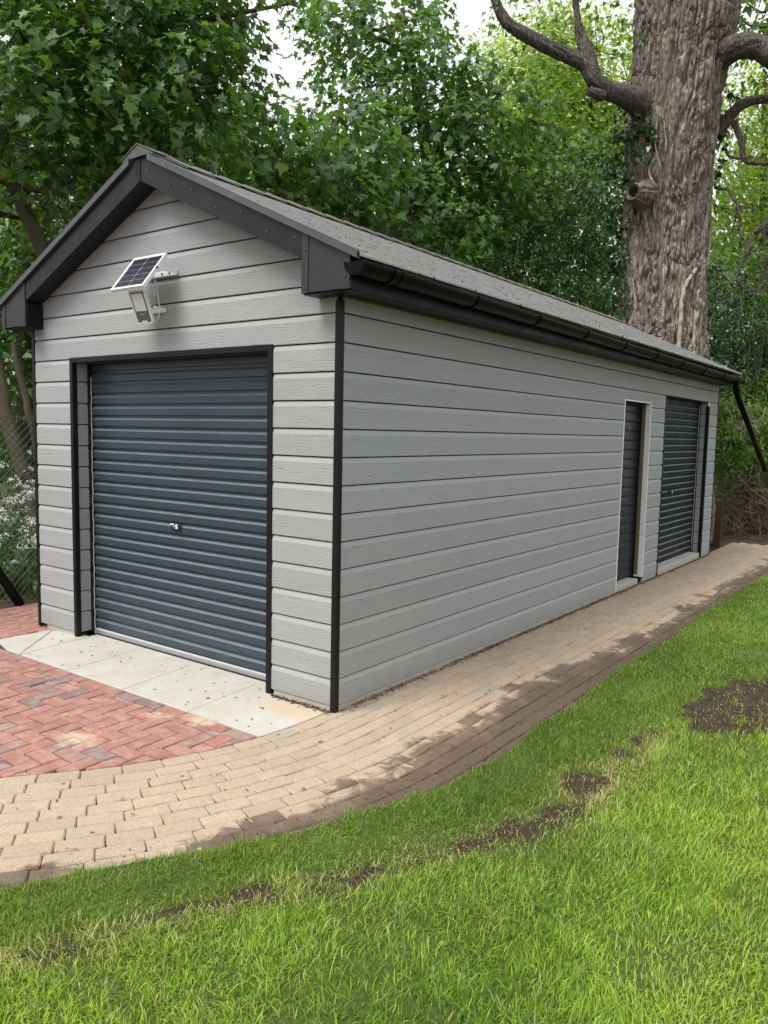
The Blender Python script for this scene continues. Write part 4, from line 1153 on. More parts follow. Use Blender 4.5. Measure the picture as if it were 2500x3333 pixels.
gut = mb.add(vs, fs).build('gutter', M_gutter, garage)
def halfring(y, wdt, r0, r1, name, closed=False, parent=gut):
    mb = MB(); n = 16; P = []
    for yy in (y-wdt/2, y+wdt/2):
        for rr in (r0, r1):
            for i in range(n+1):
                a = math.pi - 0.06 + (math.pi+0.12)*i/n; P.append((GX+rr*math.cos(a), yy, gz(y)+rr*math.sin(a)))
    q = n+1; f = []
    for i in range(n):
        f += [[i, i+1, q+i+1, q+i], [2*q+i, 3*q+i, 3*q+i+1, 2*q+i+1], [i, 2*q+i, 2*q+i+1, i+1], [q+i, q+i+1, 3*q+i+1, 3*q+i]]
    for i in (0, n): f.append([i, q+i, 3*q+i, 2*q+i])
    mb.add(P, f)
    if closed:
        o = len(mb.v); c = [(GX+(r0)*math.cos(math.pi+math.pi*i/n), y-wdt*0.3, gz(y)+r0*math.sin(math.pi+math.pi*i/n)) for i in range(n+1)]
        mb.add(c, [list(range(n+1))])
    return mb.build(name, M_gutter, parent, smooth=False)
halfring(GY0, 0.016, GR-0.004, GR+0.006, 'end_cap', True); halfring(GY1, 0.016, GR-0.004, GR+0.006, 'end_cap', True)
for y in (0.10, 1.05, 2.0, 2.95, 3.9, 4.85, 5.8, 6.75, 7.7, 8.5):
    hb = halfring(y, 0.030, GR+0.0005, GR+0.0085, 'bracket')
for y in (0.16,):
    halfring(y+0.06, 0.11, GR+0.0004, GR+0.005, 'union')
mb = MB()
yo = 8.66
p0 = np.array([GX, yo, gz(yo)-0.060]); p1 = np.array([GX, yo, 2.46]); p2 = np.array([0.262, 8.68, 2.35]); pe = np.array([0.262, 11.08, 1.19])
mb.tube([p0, p1], [0.040, 0.038], 16)
mb.build('gutter_outlet', M_gutter, garage, smooth=True)
mb = MB(); mb.tube([p1+np.array([0, 0, 0.02]), p1-np.array([0, 0, 0.04]), p2], [0.047, 0.047, 0.047], 16); mb.build('pipe_elbow', M_gutter, garage, smooth=True)
mb = MB(); mb.tube([p2-np.array([0, 0.02, -0.01]), pe], [0.041, 0.041], 16); mb.build('downpipe', M_gutter, garage, smooth=True)
mb = MB(); mb.box((0.15, yo-0.03, 2.36), (0.232, yo-0.005, 2.41), 0.003); 

# ------------------------------------------------------------------ solar panel and flood lamp on the gable
PB = np.array([-1.627, 0.0, 2.74])
sp = thing('solar_panel', 'small tilted solar panel in a white frame on the gable', 'solar panel', PB)
pw, pl, pt = 0.352, 0.314, 0.026
ang = math.atan2(0.246, 0.195)      # slope of the panel plane
pc = np.array([-1.627, -0.1975, 2.741]) - PB
prot = (ang - 0.0, 0, 0)
# panel local: x across, y up the slope (towards the wall), z normal
mb = MB()
mb.box((-pw/2, -pl/2, -pt), (-pw/2+0.014, pl/2, 0), 0.0015); mb.box((pw/2-0.014, -pl/2, -pt), (pw/2, pl/2, 0), 0.0015)
mb.box((-pw/2+0.0142, -pl/2, -pt), (pw/2-0.0142, -pl/2+0.014, 0), 0.0015); mb.box((-pw/2+0.0142, pl/2-0.014, -pt), (pw/2-0.0142, pl/2, 0), 0.0015)
fr = mb.build('frame', M_white, sp, loc=tuple(pc), rot=prot)
mb = MB(); mb.box((-pw/2+0.0142, -pl/2+0.0142, -0.008), (pw/2-0.0142, pl/2-0.0142, -0.004)); mb.build('back_sheet', M_white, fr)
cw, ch = (pw-0.046)/2, (pl-0.056)/5
for i in range(2):
    for j in range(5):
        x = -pw/2+0.020 + i*(cw+0.006); y = -pl/2+0.020 + j*(ch+0.004)
        mb = MB(); mb.box((x, y, -0.0038), (x+cw, y+ch, -0.0022)); mb.build('solar_cell', M_solar, fr)
mb = MB()
bx = pw/2+0.003
piv = pc + np.array([0, 0.02, 0.012])
for sx in (1, -1):
    # flat arm from the frame's side to the wall plate
    q0 = (sx*bx, piv[1], piv[2]); q1 = (sx*bx, -0.012, 0.012)
    h = 0.016; t_ = 0.0025
    vs = []
    for dx in (0, sx*t_):
        vs += [(q0[0]+dx, q0[1], q0[2]-h), (q0[0]+dx, q0[1], q0[2]+h), (q1[0]+dx, q1[1], q1[2]+h), (q1[0]+dx, q1[1], q1[2]-h)]
    mb.add(vs, [[0,1,2,3],[4,7,6,5],[0,4,5,1],[1,5,6,2],[2,6,7,3],[3,7,4,0]])
mb.box((-bx, -0.012, -0.006), (bx, -0.004, 0.030), 0.001)
br = mb.build('bracket', M_white, sp)
for sx in (1, -1):
    mb = MB(); mb.cyl((sx*(bx+0.004), piv[1]-0.004, piv[2]), (1, 0, 0), 0.008, 0.006, 10); mb.build('bolt', M_screw, br)
for xx in (0.10, 0.02, -0.08):
    mb = MB(); mb.cyl((xx, -0.014, 0.012), (0, 1, 0), 0.008, 0.005, 10); mb.build('bolt', M_screw, br)

LB = np.array([-1.655, 0.0, 2.50])
fl = thing('flood_lamp', 'white flood lamp facing downwards under the small solar panel', 'lamp', LB)
lw, lh, lt = 0.158, 0.236, 0.048
tl_ = math.atan2(0.085, 0.205)     # top leans outwards
lrot = (math.pi/2 + tl_, 0, math.radians(5))
lc = np.array([0.010, -0.168, 0.006])
def rrect(w_, h_, r_, n=5):
    P = []
    for (cx, cy, a0) in ((w_/2-r_, h_/2-r_, 0), (-w_/2+r_, h_/2-r_, 90), (-w_/2+r_, -h_/2+r_, 180), (w_/2-r_, -h_/2+r_, 270)):
        for i in range(n+1):
            a = math.radians(a0+90*i/n); P.append((cx+r_*math.cos(a), cy+r_*math.sin(a)))
    return P
def loft(rings):
    n = len(rings[0][0]); vs = []; fs = []
    for P, z in rings: vs += [(p[0], p[1], z) for p in P]
    for k in range(len(rings)-1):
        for i in range(n): fs.append([k*n+i, k*n+(i+1) % n, (k+1)*n+(i+1) % n, (k+1)*n+i])
    fs.append(list(range(n))[::-1]); fs.append([(len(rings)-1)*n+i for i in range(n)])
    return vs, fs
vs, fs = loft([(rrect(lw*0.55, lh*0.62, 0.02), -lt*1.1), (rrect(lw*0.90, lh*0.92, 0.022), -lt*0.62), (rrect(lw, lh, 0.018), -0.008), (rrect(lw-0.004, lh-0.004, 0.017), 0.0), (rrect(lw-0.022, lh-0.022, 0.010), 0.0), (rrect(lw-0.024, lh-0.024, 0.009), -0.004)])
body = MB().add(vs, fs).build('lamp_body', M_white, fl, loc=tuple(lc), rot=lrot)
# in lamp space y is up the face (world up-and-out), z the facing normal
vs, fs = loft([(rrect(lw-0.030, lh-0.030, 0.010), -0.0038), (rrect(lw-0.030, lh-0.030, 0.010), -0.0018)])
MB().add(vs, fs).build('dark_front', M_panel, body)
mb = MB(); mb.box((-0.054, -0.026, -0.0016), (0.054, 0.094, 0.0006), 0.0008); mb.build('lens', M_glass, body)
mb = MB(); mb.prism([(-0.030, -lh/2+0.008), (0.030, -lh/2+0.008), (0.022, -lh/2+0.026), (-0.022, -lh/2+0.026)], -0.0015, 0.0012, 2); mb.build('sensor_tab', M_white, body)
mb = MB(); mb.cyl((0.0, -lh/2+0.034, -0.001), (0, 0, 1), 0.0030, 0.003, 10); mb.build('sensor', M_dark, body)
mb = MB()
for k, (xa, xb) in enumerate(((-0.020, -0.013), (-0.011, -0.004), (-0.002, 0.005), (0.007, 0.014), (0.016, 0.021))): mb.box((xa, -0.052, -0.0016), (xb, -0.044, -0.0010))
mb.build('print', M_seal, body)
mb = MB()
bx = lw/2 + 0.003; hy, hz = -0.135, 0.012
for sx in (1, -1):
    vs = []
    for dx in (0, sx*0.0025):
        vs += [(sx*bx+dx, hy-0.008, hz-0.012), (sx*bx+dx, hy-0.008, hz+0.012), (sx*bx+dx, -0.006, hz+0.004), (sx*bx+dx, -0.006, hz-0.020)]
    mb.add(vs, [[0,1,2,3],[4,7,6,5],[0,4,5,1],[1,5,6,2],[2,6,7,3],[3,7,4,0]])
mb.box((-bx, -0.010, hz-0.022), (bx, -0.003, hz+0.004), 0.001)
br = mb.build('bracket', M_white, fl)
for sx in (1, -1):
    mb = MB(); mb.cyl((sx*(bx+0.004), hy+0.006, hz), (1, 0, 0), 0.008, 0.006, 10); mb.build('bolt', M_screw, br)
# cable looping from the panel to the back of the lamp
mb = MB()
P = spline([(0.07, -0.13, 0.20), (0.080, -0.12, 0.14), (0.088, -0.115, 0.09), (0.098, -0.11, 0.10), (0.085, -0.11, 0.17), (0.09, -0.10, 0.19), (0.112, -0.10, 0.10), (0.126, -0.10, 0.03), (0.124, -0.10, -0.04), (0.105, -0.105, -0.085), (0.06, -0.11, -0.09)], 70)
mb.tube(P, 0.0032, 7); mb.build('cable', M_cable, fl, smooth=True)

# ------------------------------------------------------------------ vegetation helpers
MAPLE = np.array([(0, 0), (0.10, 0.10), (0.34, -0.02), (0.30, 0.16), (0.52, 0.30), (0.40, 0.36), (0.44, 0.56), (0.24, 0.50), (0.20, 0.62), (0.13, 0.66), (0.0, 1.0),
                  (-0.13, 0.66), (-0.20, 0.62), (-0.24, 0.50), (-0.44, 0.56), (-0.40, 0.36), (-0.52, 0.30), (-0.30, 0.16), (-0.34, -0.02), (-0.10, 0.10)])
def leaf_template(kind):
    if kind == 'maple':
        P = MAPLE; c = np.array([[0, 0.33]]); V2 = np.vstack([P, c]); n = len(P)
        F = [[n, i, (i+1) % n] for i in range(n)]
    elif kind == 'ivy':
        P = np.array([(0, 0), (0.42, 0.05), (0.30, 0.45), (0, 1), (-0.30, 0.45), (-0.42, 0.05)]); V2 = P; F = [[0, 1, 2], [0, 2, 3], [0, 3, 4], [0, 4, 5]]
    elif kind == 'star':
        P = np.array([(0, 0), (0.46, 0.02), (0.26, 0.30), (0.44, 0.58), (0.15, 0.62), (0, 1), (-0.15, 0.62), (-0.44, 0.58), (-0.26, 0.30), (-0.46, 0.02)])
        V2 = np.vstack([P, [[0, 0.35]]]); n = len(P); F = [[n, i, (i+1) % n] for i in range(n)]
    else:
        P = np.array([(0, 0), (0.2, 0.3), (0.16, 0.65), (0, 1), (-0.16, 0.65), (-0.2, 0.3)]); V2 = P; F = [[0, 1, 2], [0, 2, 3], [0, 3, 4], [0, 4, 5]]
    V = np.zeros((len(V2), 3)); V[:, :2] = V2; V[:, 2] = 0.10*np.abs(V2[:, 0]) - 0.18*(V2[:, 1])**2
    return V, np.array(F)
LT = {k: leaf_template(k) for k in ('maple', 'ivy', 'oval', 'star')}
def norm(a): return a/(np.linalg.norm(a, axis=-1, keepdims=True)+1e-9)
def leaf_frames(P, outd, r, droop=0.6, flat=0.8):
    n = len(P); up = np.array([0, 0, 1.0])
    nrm = norm(up*flat + outd*0.55 + r.normal(0, 0.42, (n, 3)))
    t = norm(outd*0.7 - up*droop + r.normal(0, 0.5, (n, 3)))
    t = norm(t - nrm*np.sum(t*nrm, 1)[:, None]); b = np.cross(t, nrm)
    return b, t, nrm
def leaf_mesh(name, P, frames, size, kind, mat, r, base):
    b, t, nrm = frames; Vt, Ft = LT[kind]; n = len(P); cup = r.uniform(-0.8, 2.8, (n, 1, 1)); wid = r.uniform(0.75, 1.1, (n, 1, 1)); skew = r.normal(0, 0.12, (n, 1, 1))
    V = P[:, None] + size[:, None, None]*((Vt[None, :, 0:1]*wid+skew*Vt[None, :, 1:2]**2)*b[:, None]+Vt[None, :, 1:2]*t[:, None]+Vt[None, :, 2:3]*cup*nrm[:, None])
    F = (Ft[None] + (np.arange(n)*len(Vt))[:, None, None]).reshape(-1, 3)
    return npmesh(name, (V - base).reshape(-1, 3), F, mat, {'rnd': np.repeat(r.random(n), len(Vt))})
def lobe_points(lobes, dens, r, spray=9, spread=0.22, hang=0.5):
    """leaves in hanging sprays spread through the shells of the lobes"""
    PP, OO = [], []
    for (c, rad) in lobes:
        c = np.asarray(c, float); rad = np.asarray(rad, float)*np.ones(3)
        ns = max(6, int(dens*rad.prod()**(2/3)/spray))
        d = norm(r.normal(0, 1, (ns, 3))); rr = r.uniform(0.45, 1.05, ns)**0.6
        sc = c + d*rad*rr[:, None]*(1+0.22*vnoise(d[:, 0]*2.5+c[0], d[:, 1]*2.5+c[1], d[:, 2]*2.5, 5)[:, None])
        od = norm(d*np.array([1, 1, 0.5]) + np.array([0, 0, -0.1]))
        k = r.integers(spray//2, spray+4, ns)
        for i in range(ns):
            m = k[i]; along = r.uniform(-0.4, 1, m)
            p = sc[i] + od[i]*along[:, None]*spread*1.6 + r.normal(0, spread*0.45, (m, 3)); p[:, 2] -= np.abs(along)*spread*hang
            PP.append(p); OO.append(np.repeat(od[i][None], m, 0))
    return np.concatenate(PP), np.concatenate(OO)
def limb(pts, rads, k=14, n=9, wob=0.03, seed=0):
    P = spline(pts, k); R = np.interp(np.linspace(0, 1, k), np.linspace(0, 1, len(rads)), rads)
    r = np.random.default_rng(seed); P[1:-1] += r.normal(0, wob, (k-2, 3))*np.minimum(R[1:-1, None]*6, 1)
    return tube_arrays(P, R, n)
def merge(parts):
    o = 0; V, F = [], []
    for v, f in parts: V.append(v); F.append(f+o); o += len(v)
    return np.concatenate(V), np.concatenate(F)
def tree(name, label, cat, base, trunk, trads, lobes, dens, leafkind, leafsize, mat, bark=M_bark2, seed=0, group=None, singles=0, spread=0.22, hang=0.5, twig=True, droop=0.6, extra=(), restkind=None):
    r = np.random.default_rng(seed); base = np.array(base, float)
    T = thing(name, label, cat, tuple(base), group)
    trunk = np.array(trunk, float); parts = [limb(trunk, trads, 22, 12, 0.02, seed)]
    V, F = merge(parts); obj('trunk', npmesh('trunk', V-base, F, bark, smooth=True), T)
    sk = spline(trunk, 30); bl = []
    for (c, rad) in lobes:
        c = np.asarray(c, float); i = int(np.argmin(np.linalg.norm(sk-c, axis=1) + np.where(sk[:, 2] > c[2], 2.5, 0)))
        i = max(6, min(i, 28)); a = sk[i]; m = (a+c)/2 + np.array([0, 0, -0.12]) + r.normal(0, 0.12, 3); R_ = 0.035+0.012*np.linalg.norm(c-a)
        bl.append(limb([a, m, c], [R_, R_*0.6, R_*0.25], 10, 7, 0.03, seed+i))
        rv = np.mean(np.asarray(rad)*np.ones(3))
        for q in range(7):
            e_ = c + norm(r.normal(0, 1, 3)*np.array([1, 1, 0.6]))*rv*r.uniform(0.6, 0.95)
            bl.append(limb([c, (c+e_)/2 + r.normal(0, 0.05, 3), e_], [R_*0.3, 0.009, 0.004], 6, 5, 0.02, q))
    if bl:
        V, F = merge(bl); obj('branches', npmesh('branches', V-base, F, bark, smooth=True), T)
    for (pts, rads) in extra:
        V, F = limb(pts, rads, 18, 10, 0.02, seed+3); obj('stem', npmesh('stem', V-base, F, bark, smooth=True), T)
    P, O = lobe_points(lobes, dens, r, spread=spread, hang=hang)
    size = leafsize*r.uniform(0.45, 1.15, len(P))
    fr_ = leaf_frames(P, O, r, droop)
    if singles:
        d = P - CAM; dp = d@_fw; px = 1250+FPX*(d@_r)/dp; py = 1666.5-FPX*(d@_u)/dp
        vis = (px > 0) & (px < 2500) & (py > 0) & (py < 1600)
        score = np.where(vis, size/dp, 0); pick = np.argsort(-score)[:singles]
        Vt, Ft = LT[leafkind]; me = npmesh('leaf', Vt, Ft, mat, {'rnd': np.full(len(Vt), 0.0)})
        b, t, nn = fr_
        for i in pick:
            o = obj('leaf', me, T); mm = Matrix.Identity(4)
            for q in range(3):
                mm[q][0] = b[i][q]*size[i]; mm[q][1] = t[i][q]*size[i]; mm[q][2] = nn[i][q]*size[i]; mm[q][3] = P[i][q]-base[q]
            o.matrix_local = mm
        keep = np.ones(len(P), bool); keep[pick] = False
        P, size = P[keep], size[keep]; fr_ = tuple(a[keep] for a in fr_)
    o = obj('crown', leaf_mesh('crown', P, fr_, size, restkind or leafkind, mat, r, base), T); o['kind'] = 'stuff'
    return T, len(P)*len(LT[restkind or leafkind][1])
def L(px, py, depth, rad): return (at(px, py, depth), rad)

NT_ = 0
# near maple on the left, its stems leaning over the fence
lb = [L(40, 60, 8.6, .8), L(190, 40, 8.8, .8), L(120, 190, 8.4, .65), L(250, 200, 8.6, .62), L(330, 70, 9.3, .8), L(420, 190, 9.0, .62), L(430, 40, 9.8, .66), L(500, 30, 10.2, .32), L(480, 200, 9.9, .48), L(380, 300, 9.0, .42), L(20, 290, 8.4, .55), L(60, 420, 9.4, .5), L(270, 330, 9.3, .5), L(625, 8, 9.8, .16), L(150, -60, 9.0, .9), L(400, -70, 9.6, .9), L(190, 330, 9.8, .55)]
b0 = np.array([-5.05, 0.55, -0.11])
T, k = tree('maple_tree', 'near maple with large leaves hanging over the left roof slope', 'tree', b0,
     [b0, at(78, 1150, 8.9), at(45, 1000, 8.9), at(5, 850, 8.9), at(-40, 640, 9.0), at(-30, 300, 9.2), at(60, 60, 9.4)], [.11, .095, .088, .083, .08, .07, .05], lb, 1450, 'maple', .150, M_maple, seed=11, singles=300, restkind='star', group='maples behind the garage',
     extra=[([at(20, 380, 9.2), at(35, 420, 9.2), at(75, 500, 9.2), at(112, 590, 9.3), at(150, 720, 9.4)], [.06, .075, .085, .09, .10]), ([at(30, 740, 9.5), at(52, 850, 9.5), at(70, 920, 9.5), at(85, 1000, 9.6), at(95, 1200, 9.6)], [.035, .042, .046, .05, .06])]); NT_ += k
# maple behind the middle of the roof
lb = [L(735, 290, 12.6, .72), L(640, 340, 11.5, .75), L(760, 380, 12.3, .8), L(560, 330, 11.0, .65), L(480, 400, 10.2, .5), L(850, 470, 13.0, .75), L(700, 470, 12.2, .65), L(920, 560, 13.6, .6), L(620, 420, 11.4, .5), L(1000, 520, 14.0, .65), L(780, 300, 13.2, .6), L(530, 290, 11.4, .42)]
b0 = at(690, 1050, 13.4)*np.array([1, 1, 0]) + np.array([0, 0, -0.11])
T, k = tree('maple_tree', 'middle maple rising behind the ridge with the sky gap above it', 'tree', b0,
     [b0, at(660, 600, 13.2), at(675, 420, 12.9), at(700, 330, 12.8), at(740, 230, 12.9)], [.14, .12, .09, .06, .03], lb, 900, 'maple', .175, M_maple, seed=12, singles=300, restkind='star', group='maples behind the garage'); NT_ += k
# tall dark maple to the right of it
lb = [L(760, 90, 15, .9), L(860, 60, 15.5, .9), L(800, 190, 14.6, .85), L(900, 170, 14.8, .95), L(1000, 260, 14.6, .95), L(1080, 200, 15, .75), L(1150, 260, 15.2, .6), L(1050, 360, 14.4, .8), L(940, 330, 14.4, .85), L(1140, 400, 15, .7), L(900, 430, 14.4, .7), L(1020, 470, 14.8, .7), L(1170, 500, 15.3, .6), L(720, 30, 15.5, .6), L(900, 40, 16, .55), L(1010, 190, 15.4, .6), L(830, 330, 14.8, .6)]
b0 = at(960, 1050, 16)*np.array([1, 1, 0]) + np.array([0, 0, -0.11])
T, k = tree('maple_tree', 'tall dark maple left of the massive trunk, crown against the sky', 'tree', b0,
     [b0, at(950, 600, 15.8), at(930, 400, 15.6), at(900, 200, 15.4), at(860, 30, 15.6)], [.2, .16, .13, .09, .04], lb, 880, 'maple', .175, M_maple, seed=13, singles=200, restkind='star', group='maples behind the garage'); NT_ += k

# trees further back
def back_tree(label, px0, px1, py0, py1, depth, n, rad, dens, mat, seed, kind='ivy', size=.15, group='trees further back in the wood', name='broadleaf_tree'):
    global NT_
    r = np.random.default_rng(seed)
    lb = [L(r.uniform(px0, px1), r.uniform(py0, py1), depth + r.uniform(-1.0, 1.5), rad*r.uniform(.7, 1.2)) for _ in range(n)]
    xm = (px0+px1)/2; b = at(xm, 1050, depth+0.8)*np.array([1, 1, 0]) + np.array([0, 0, -0.12])
    top = at(xm, py0, depth)
    T, k = tree(name, label, 'tree', b, [b, b+(top-b)*0.35+np.array([0.1, 0, 0]), b+(top-b)*0.7, top], [.2, .16, .11, .04], lb, dens, kind, size, mat, seed=seed, group=group, spread=.3); NT_ += k
back_tree('shaded tree filling the dark gap left of the gable', -160, 260, 120, 900, 12.5, 24, 1.15, 620, M_maple, 21)
back_tree('shaded tree behind the left end of the ridge', 250, 520, 230, 620, 14, 14, 1.1, 560, M_maple, 22)
back_tree('dark tree low behind the middle of the ridge', 560, 900, 330, 700, 17, 20, 1.15, 520, M_maple, 23)
back_tree('dark tree low behind the tall maple and the roof', 880, 1330, 360, 760, 18.5, 24, 1.2, 520, M_maple, 24)
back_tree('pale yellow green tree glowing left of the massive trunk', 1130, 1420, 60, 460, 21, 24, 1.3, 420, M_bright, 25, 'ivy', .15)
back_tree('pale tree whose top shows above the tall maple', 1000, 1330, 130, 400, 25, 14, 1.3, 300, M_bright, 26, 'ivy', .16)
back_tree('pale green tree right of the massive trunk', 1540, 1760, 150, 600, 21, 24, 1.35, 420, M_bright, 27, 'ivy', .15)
back_tree('mid green tree low at the right behind the dead branches', 1520, 1780, 480, 960, 19, 24, 1.2, 520, M_shrub, 28, 'ivy', .14)
back_tree('dark tree at the upper right corner behind the big limb', 1580, 1780, -60, 120, 17, 7, .9, 420, M_maple, 29)

# woodland far behind that closes the view
r = np.random.default_rng(40)
lb = [L(x_, y_, d_, 2.3) for x_, y_, d_ in zip(r.uniform(-900, 2500, 130), r.uniform(420, 1080, 130), r.uniform(26, 36, 130))]
P, O = lobe_points(lb, 130, r, spread=.5); sz = .40*r.uniform(.6, 1.2, len(P))
o = obj('far_woodland', leaf_mesh('far_woodland', P, leaf_frames(P, O, r), sz, 'oval', M_maple, r, np.zeros(3))); NT_ += len(P)*4
tag(o, 'dense far woodland closing the view behind the trees', 'woodland', kind='stuff')

# ------------------------------------------------------------------ the massive old trunk
def bark_tube(axis, rads, nz, nth, amp, seed, fk=1.0, ell=None):
    A = spline(axis, nz); R = np.interp(np.linspace(0, 1, nz), np.linspace(0, 1, len(rads)), rads)
    V, F = tube_arrays(A, np.ones(nz), nth); V = V.reshape(nz, nth, 3)
    D = V - A[:, None]
    th = np.linspace(0, 2*np.pi, nth, endpoint=False)[None, :]; s = np.concatenate([[0], np.cumsum(np.linalg.norm(np.diff(A, axis=0), axis=1))])[:, None]
    Rm = float(np.mean(R)); cx, cy = np.cos(th)*Rm, np.sin(th)*Rm
    wz = 0.5*vnoise(cx*1.4, cy*1.4, s*0.9, seed+1); wu = 0.16*vnoise(cx*3, cy*3, s*1.6, seed+2)
    f = 11.0*fk
    e1 = vnoise((cx+wu)*f, (cy+wu)*f, (s+wz)*1.1*fk, seed+3); e2 = vnoise((cx-wu)*f*1.9, (cy+1.3*wu)*f*1.9, (s-wz)*2.4*fk, seed+4)
    n3 = vnoise(cx*f*3.4, cy*f*3.4, s*12*fk, seed+5); e4 = vnoise(cx*f*0.9+7, cy*f*0.9, (s+0.5*wu)*11*fk, seed+7)
    crack = np.exp(-(e1/0.17)**2) + 0.55*np.exp(-(e2/0.16)**2) + 0.30*np.exp(-(e4/0.10)**2)*np.clip(e1*e1*6, 0, 1)
    lump = vnoise(cx*1.5, cy*1.5, s*0.6, seed+6)
    rad = R[:, None]*(1 + 0.05*lump) + amp*(-np.minimum(crack, 1.25) + 0.12*e2 + 0.26*n3)
    return (A[:, None] + D*rad[:, :, None]).reshape(-1, 3), F
OKB = at(1432, 1060, 13.75)*np.array([1, 1, 0]) + np.array([0, 0, -0.12])
oak = thing('old_tree', 'massive old tree with deeply furrowed bark behind the far roof end', 'tree', tuple(OKB))
def tp(px, py, d=13.75): return at(px, py, d)
ax_ = [OKB, tp(1430, 820), tp(1431, 720), tp(1434, 520), tp(1442, 340, 13.6), tp(1462, 160, 13.5), tp(1478, 40, 13.4), tp(1488, -160, 13.2)]
V, F = bark_tube(ax_, [.90, .79, .755, .735, .745, .79, .85, .85], 380, 300, .078, 50)
obj('trunk', npmesh('trunk', V-OKB, F, M_bark, smooth=True), oak)
limbs = [
 ([tp(1466, 300, 14.1), tp(1428, 256, 13.55), tp(1386, 224, 13.2), tp(1350, 206, 13.0), tp(1318, 196, 12.9), tp(1284, 172, 12.8), tp(1262, 138, 12.8), tp(1195, 106, 12.8), tp(1128, 72, 12.8), tp(1088, 40, 12.8), tp(1060, -25, 12.8)], [.62, .42, .235, .17, .15, .135, .12, .11, .095, .07], 'left'),
 ([tp(1282, 160, 12.8), tp(1268, 118, 12.85), tp(1256, 82, 12.9), tp(1248, 50, 12.9), tp(1240, -20, 13.0)], [.14, .13, .105, .07, .05], 'fork'),
 ([tp(1490, 205, 13.5), tp(1540, 135, 13.1), tp(1590, 102, 12.8), tp(1640, 102, 12.7), tp(1680, 128, 12.6), tp(1740, 150, 12.6)], [.46, .25, .20, .19, .18, .16], 'right'),
 ([tp(1548, 292, 13.6), tp(1575, 252, 13.5), tp(1610, 222, 13.4), tp(1672, 210, 13.4), tp(1740, 205, 13.4)], [.13, .10, .085, .075, .06], 'mid'),
 ([tp(1585, 262, 13.5), tp(1600, 302, 13.4), tp(1606, 336, 13.4), tp(1620, 352, 13.3), tp(1668, 354, 13.3)], [.06, .055, .05, .035, .03], 'bent'),
]
for i, (p_, r_, _) in enumerate(limbs):
    V, F = bark_tube(p_, r_, 90, 44, .022, 60+i, 1.7); obj('limb', npmesh('limb', V-OKB, F, M_limb, smooth=True), oak)
# hollow stub of a lost branch
V, F = bark_tube([tp(1405, 428, 13.5), tp(1386, 420, 13.1), tp(1366, 414, 12.9)], [.42, .19, .14], 40, 60, .035, 70, 1.7)
stub = obj('broken_stub', npmesh('broken_stub', V-OKB, F, M_bark, smooth=True), oak)
c0 = tp(1366, 414, 12.9); dirs = norm(c0-tp(1386, 420, 13.1))
mb = MB(); mb.tube([c0+dirs*0.004, c0-dirs*0.02, c0-dirs*0.16], [.125, .088, .07], 20, cap=False); mb.tube([c0-dirs*0.159, c0-dirs*0.165], [.08, .01], 20)
mb.build('hollow', M_limb, stub, base=OKB)
mb = MB()
V, F = bark_tube([tp(1300, 206, 12.85), tp(1280, 200, 12.7), tp(1272, 192, 12.68)], [.10, .075, .062], 16, 30, .01, 71, 2); obj('broken_stub', npmesh('broken_stub', V-OKB, F, M_limb, smooth=True), oak)
# leaves of the old tree along its limbs
r = np.random.default_rng(52)
lb = [L(1110, 20, 12.9, .35), L(1250, 20, 13, .4), L(1330, 40, 13.4, .35), L(1200, 60, 13.2, .3), L(1640, 60, 13.2, .35), L(1640, 260, 13.6, .35), L(1090, -10, 12.8, .3), L(1300, 90, 13.4, .28)]
P, O = lobe_points(lb, 700, r, spread=.2); sz = .10*r.uniform(.6, 1.2, len(P))
o = obj('crown', leaf_mesh('crown', P, leaf_frames(P, O, r), sz, 'ivy', M_shrub, r, OKB), oak); o['kind'] = 'stuff'
# bare hanging branch sprays on its right side
mb = MB(); r = np.random.default_rng(53)
def dead(p_, r0, n=16, sub=4, depth=0):
    P = spline(p_, n); P[1:-1] += r.normal(0, 0.02, (n-2, 3)); mb.tube(P, np.linspace(r0, r0*0.35, n), 6)
    if depth < 2:
        for q in range(sub):
            i = int(r.integers(3, n-1)); d = norm(r.normal(0, 1, 3)*np.array([1, 0.5, 0.9]) + np.array([0.3, 0, -0.2]))
            l_ = np.linalg.norm(P[-1]-P[0])*r.uniform(.18, .4)
            dead([P[i], P[i]+d*l_*0.5+r.normal(0, .04, 3), P[i]+d*l_+np.array([0, 0, -0.08])], r0*0.5, 9, 2, depth+1)
dead([tp(1545, 405, 13.6), tp(1580, 420, 13.3), tp(1598, 470, 13.2), tp(1610, 530, 13.1)], .035)
dead([tp(1540, 575, 13.5), tp(1580, 610, 13.2), tp(1605, 620, 13.1), tp(1598, 720, 13.1)], .03)
dead([tp(1560, 320, 13.6), tp(1610, 350, 13.4), tp(1670, 352, 13.3)], .03)
dead([tp(1660, 470, 13.8), tp(1620, 520, 13.6), tp(1590, 600, 13.5)], .05)
mb.build('dead_branches', M_limb, oak, base=OKB, fix=False)

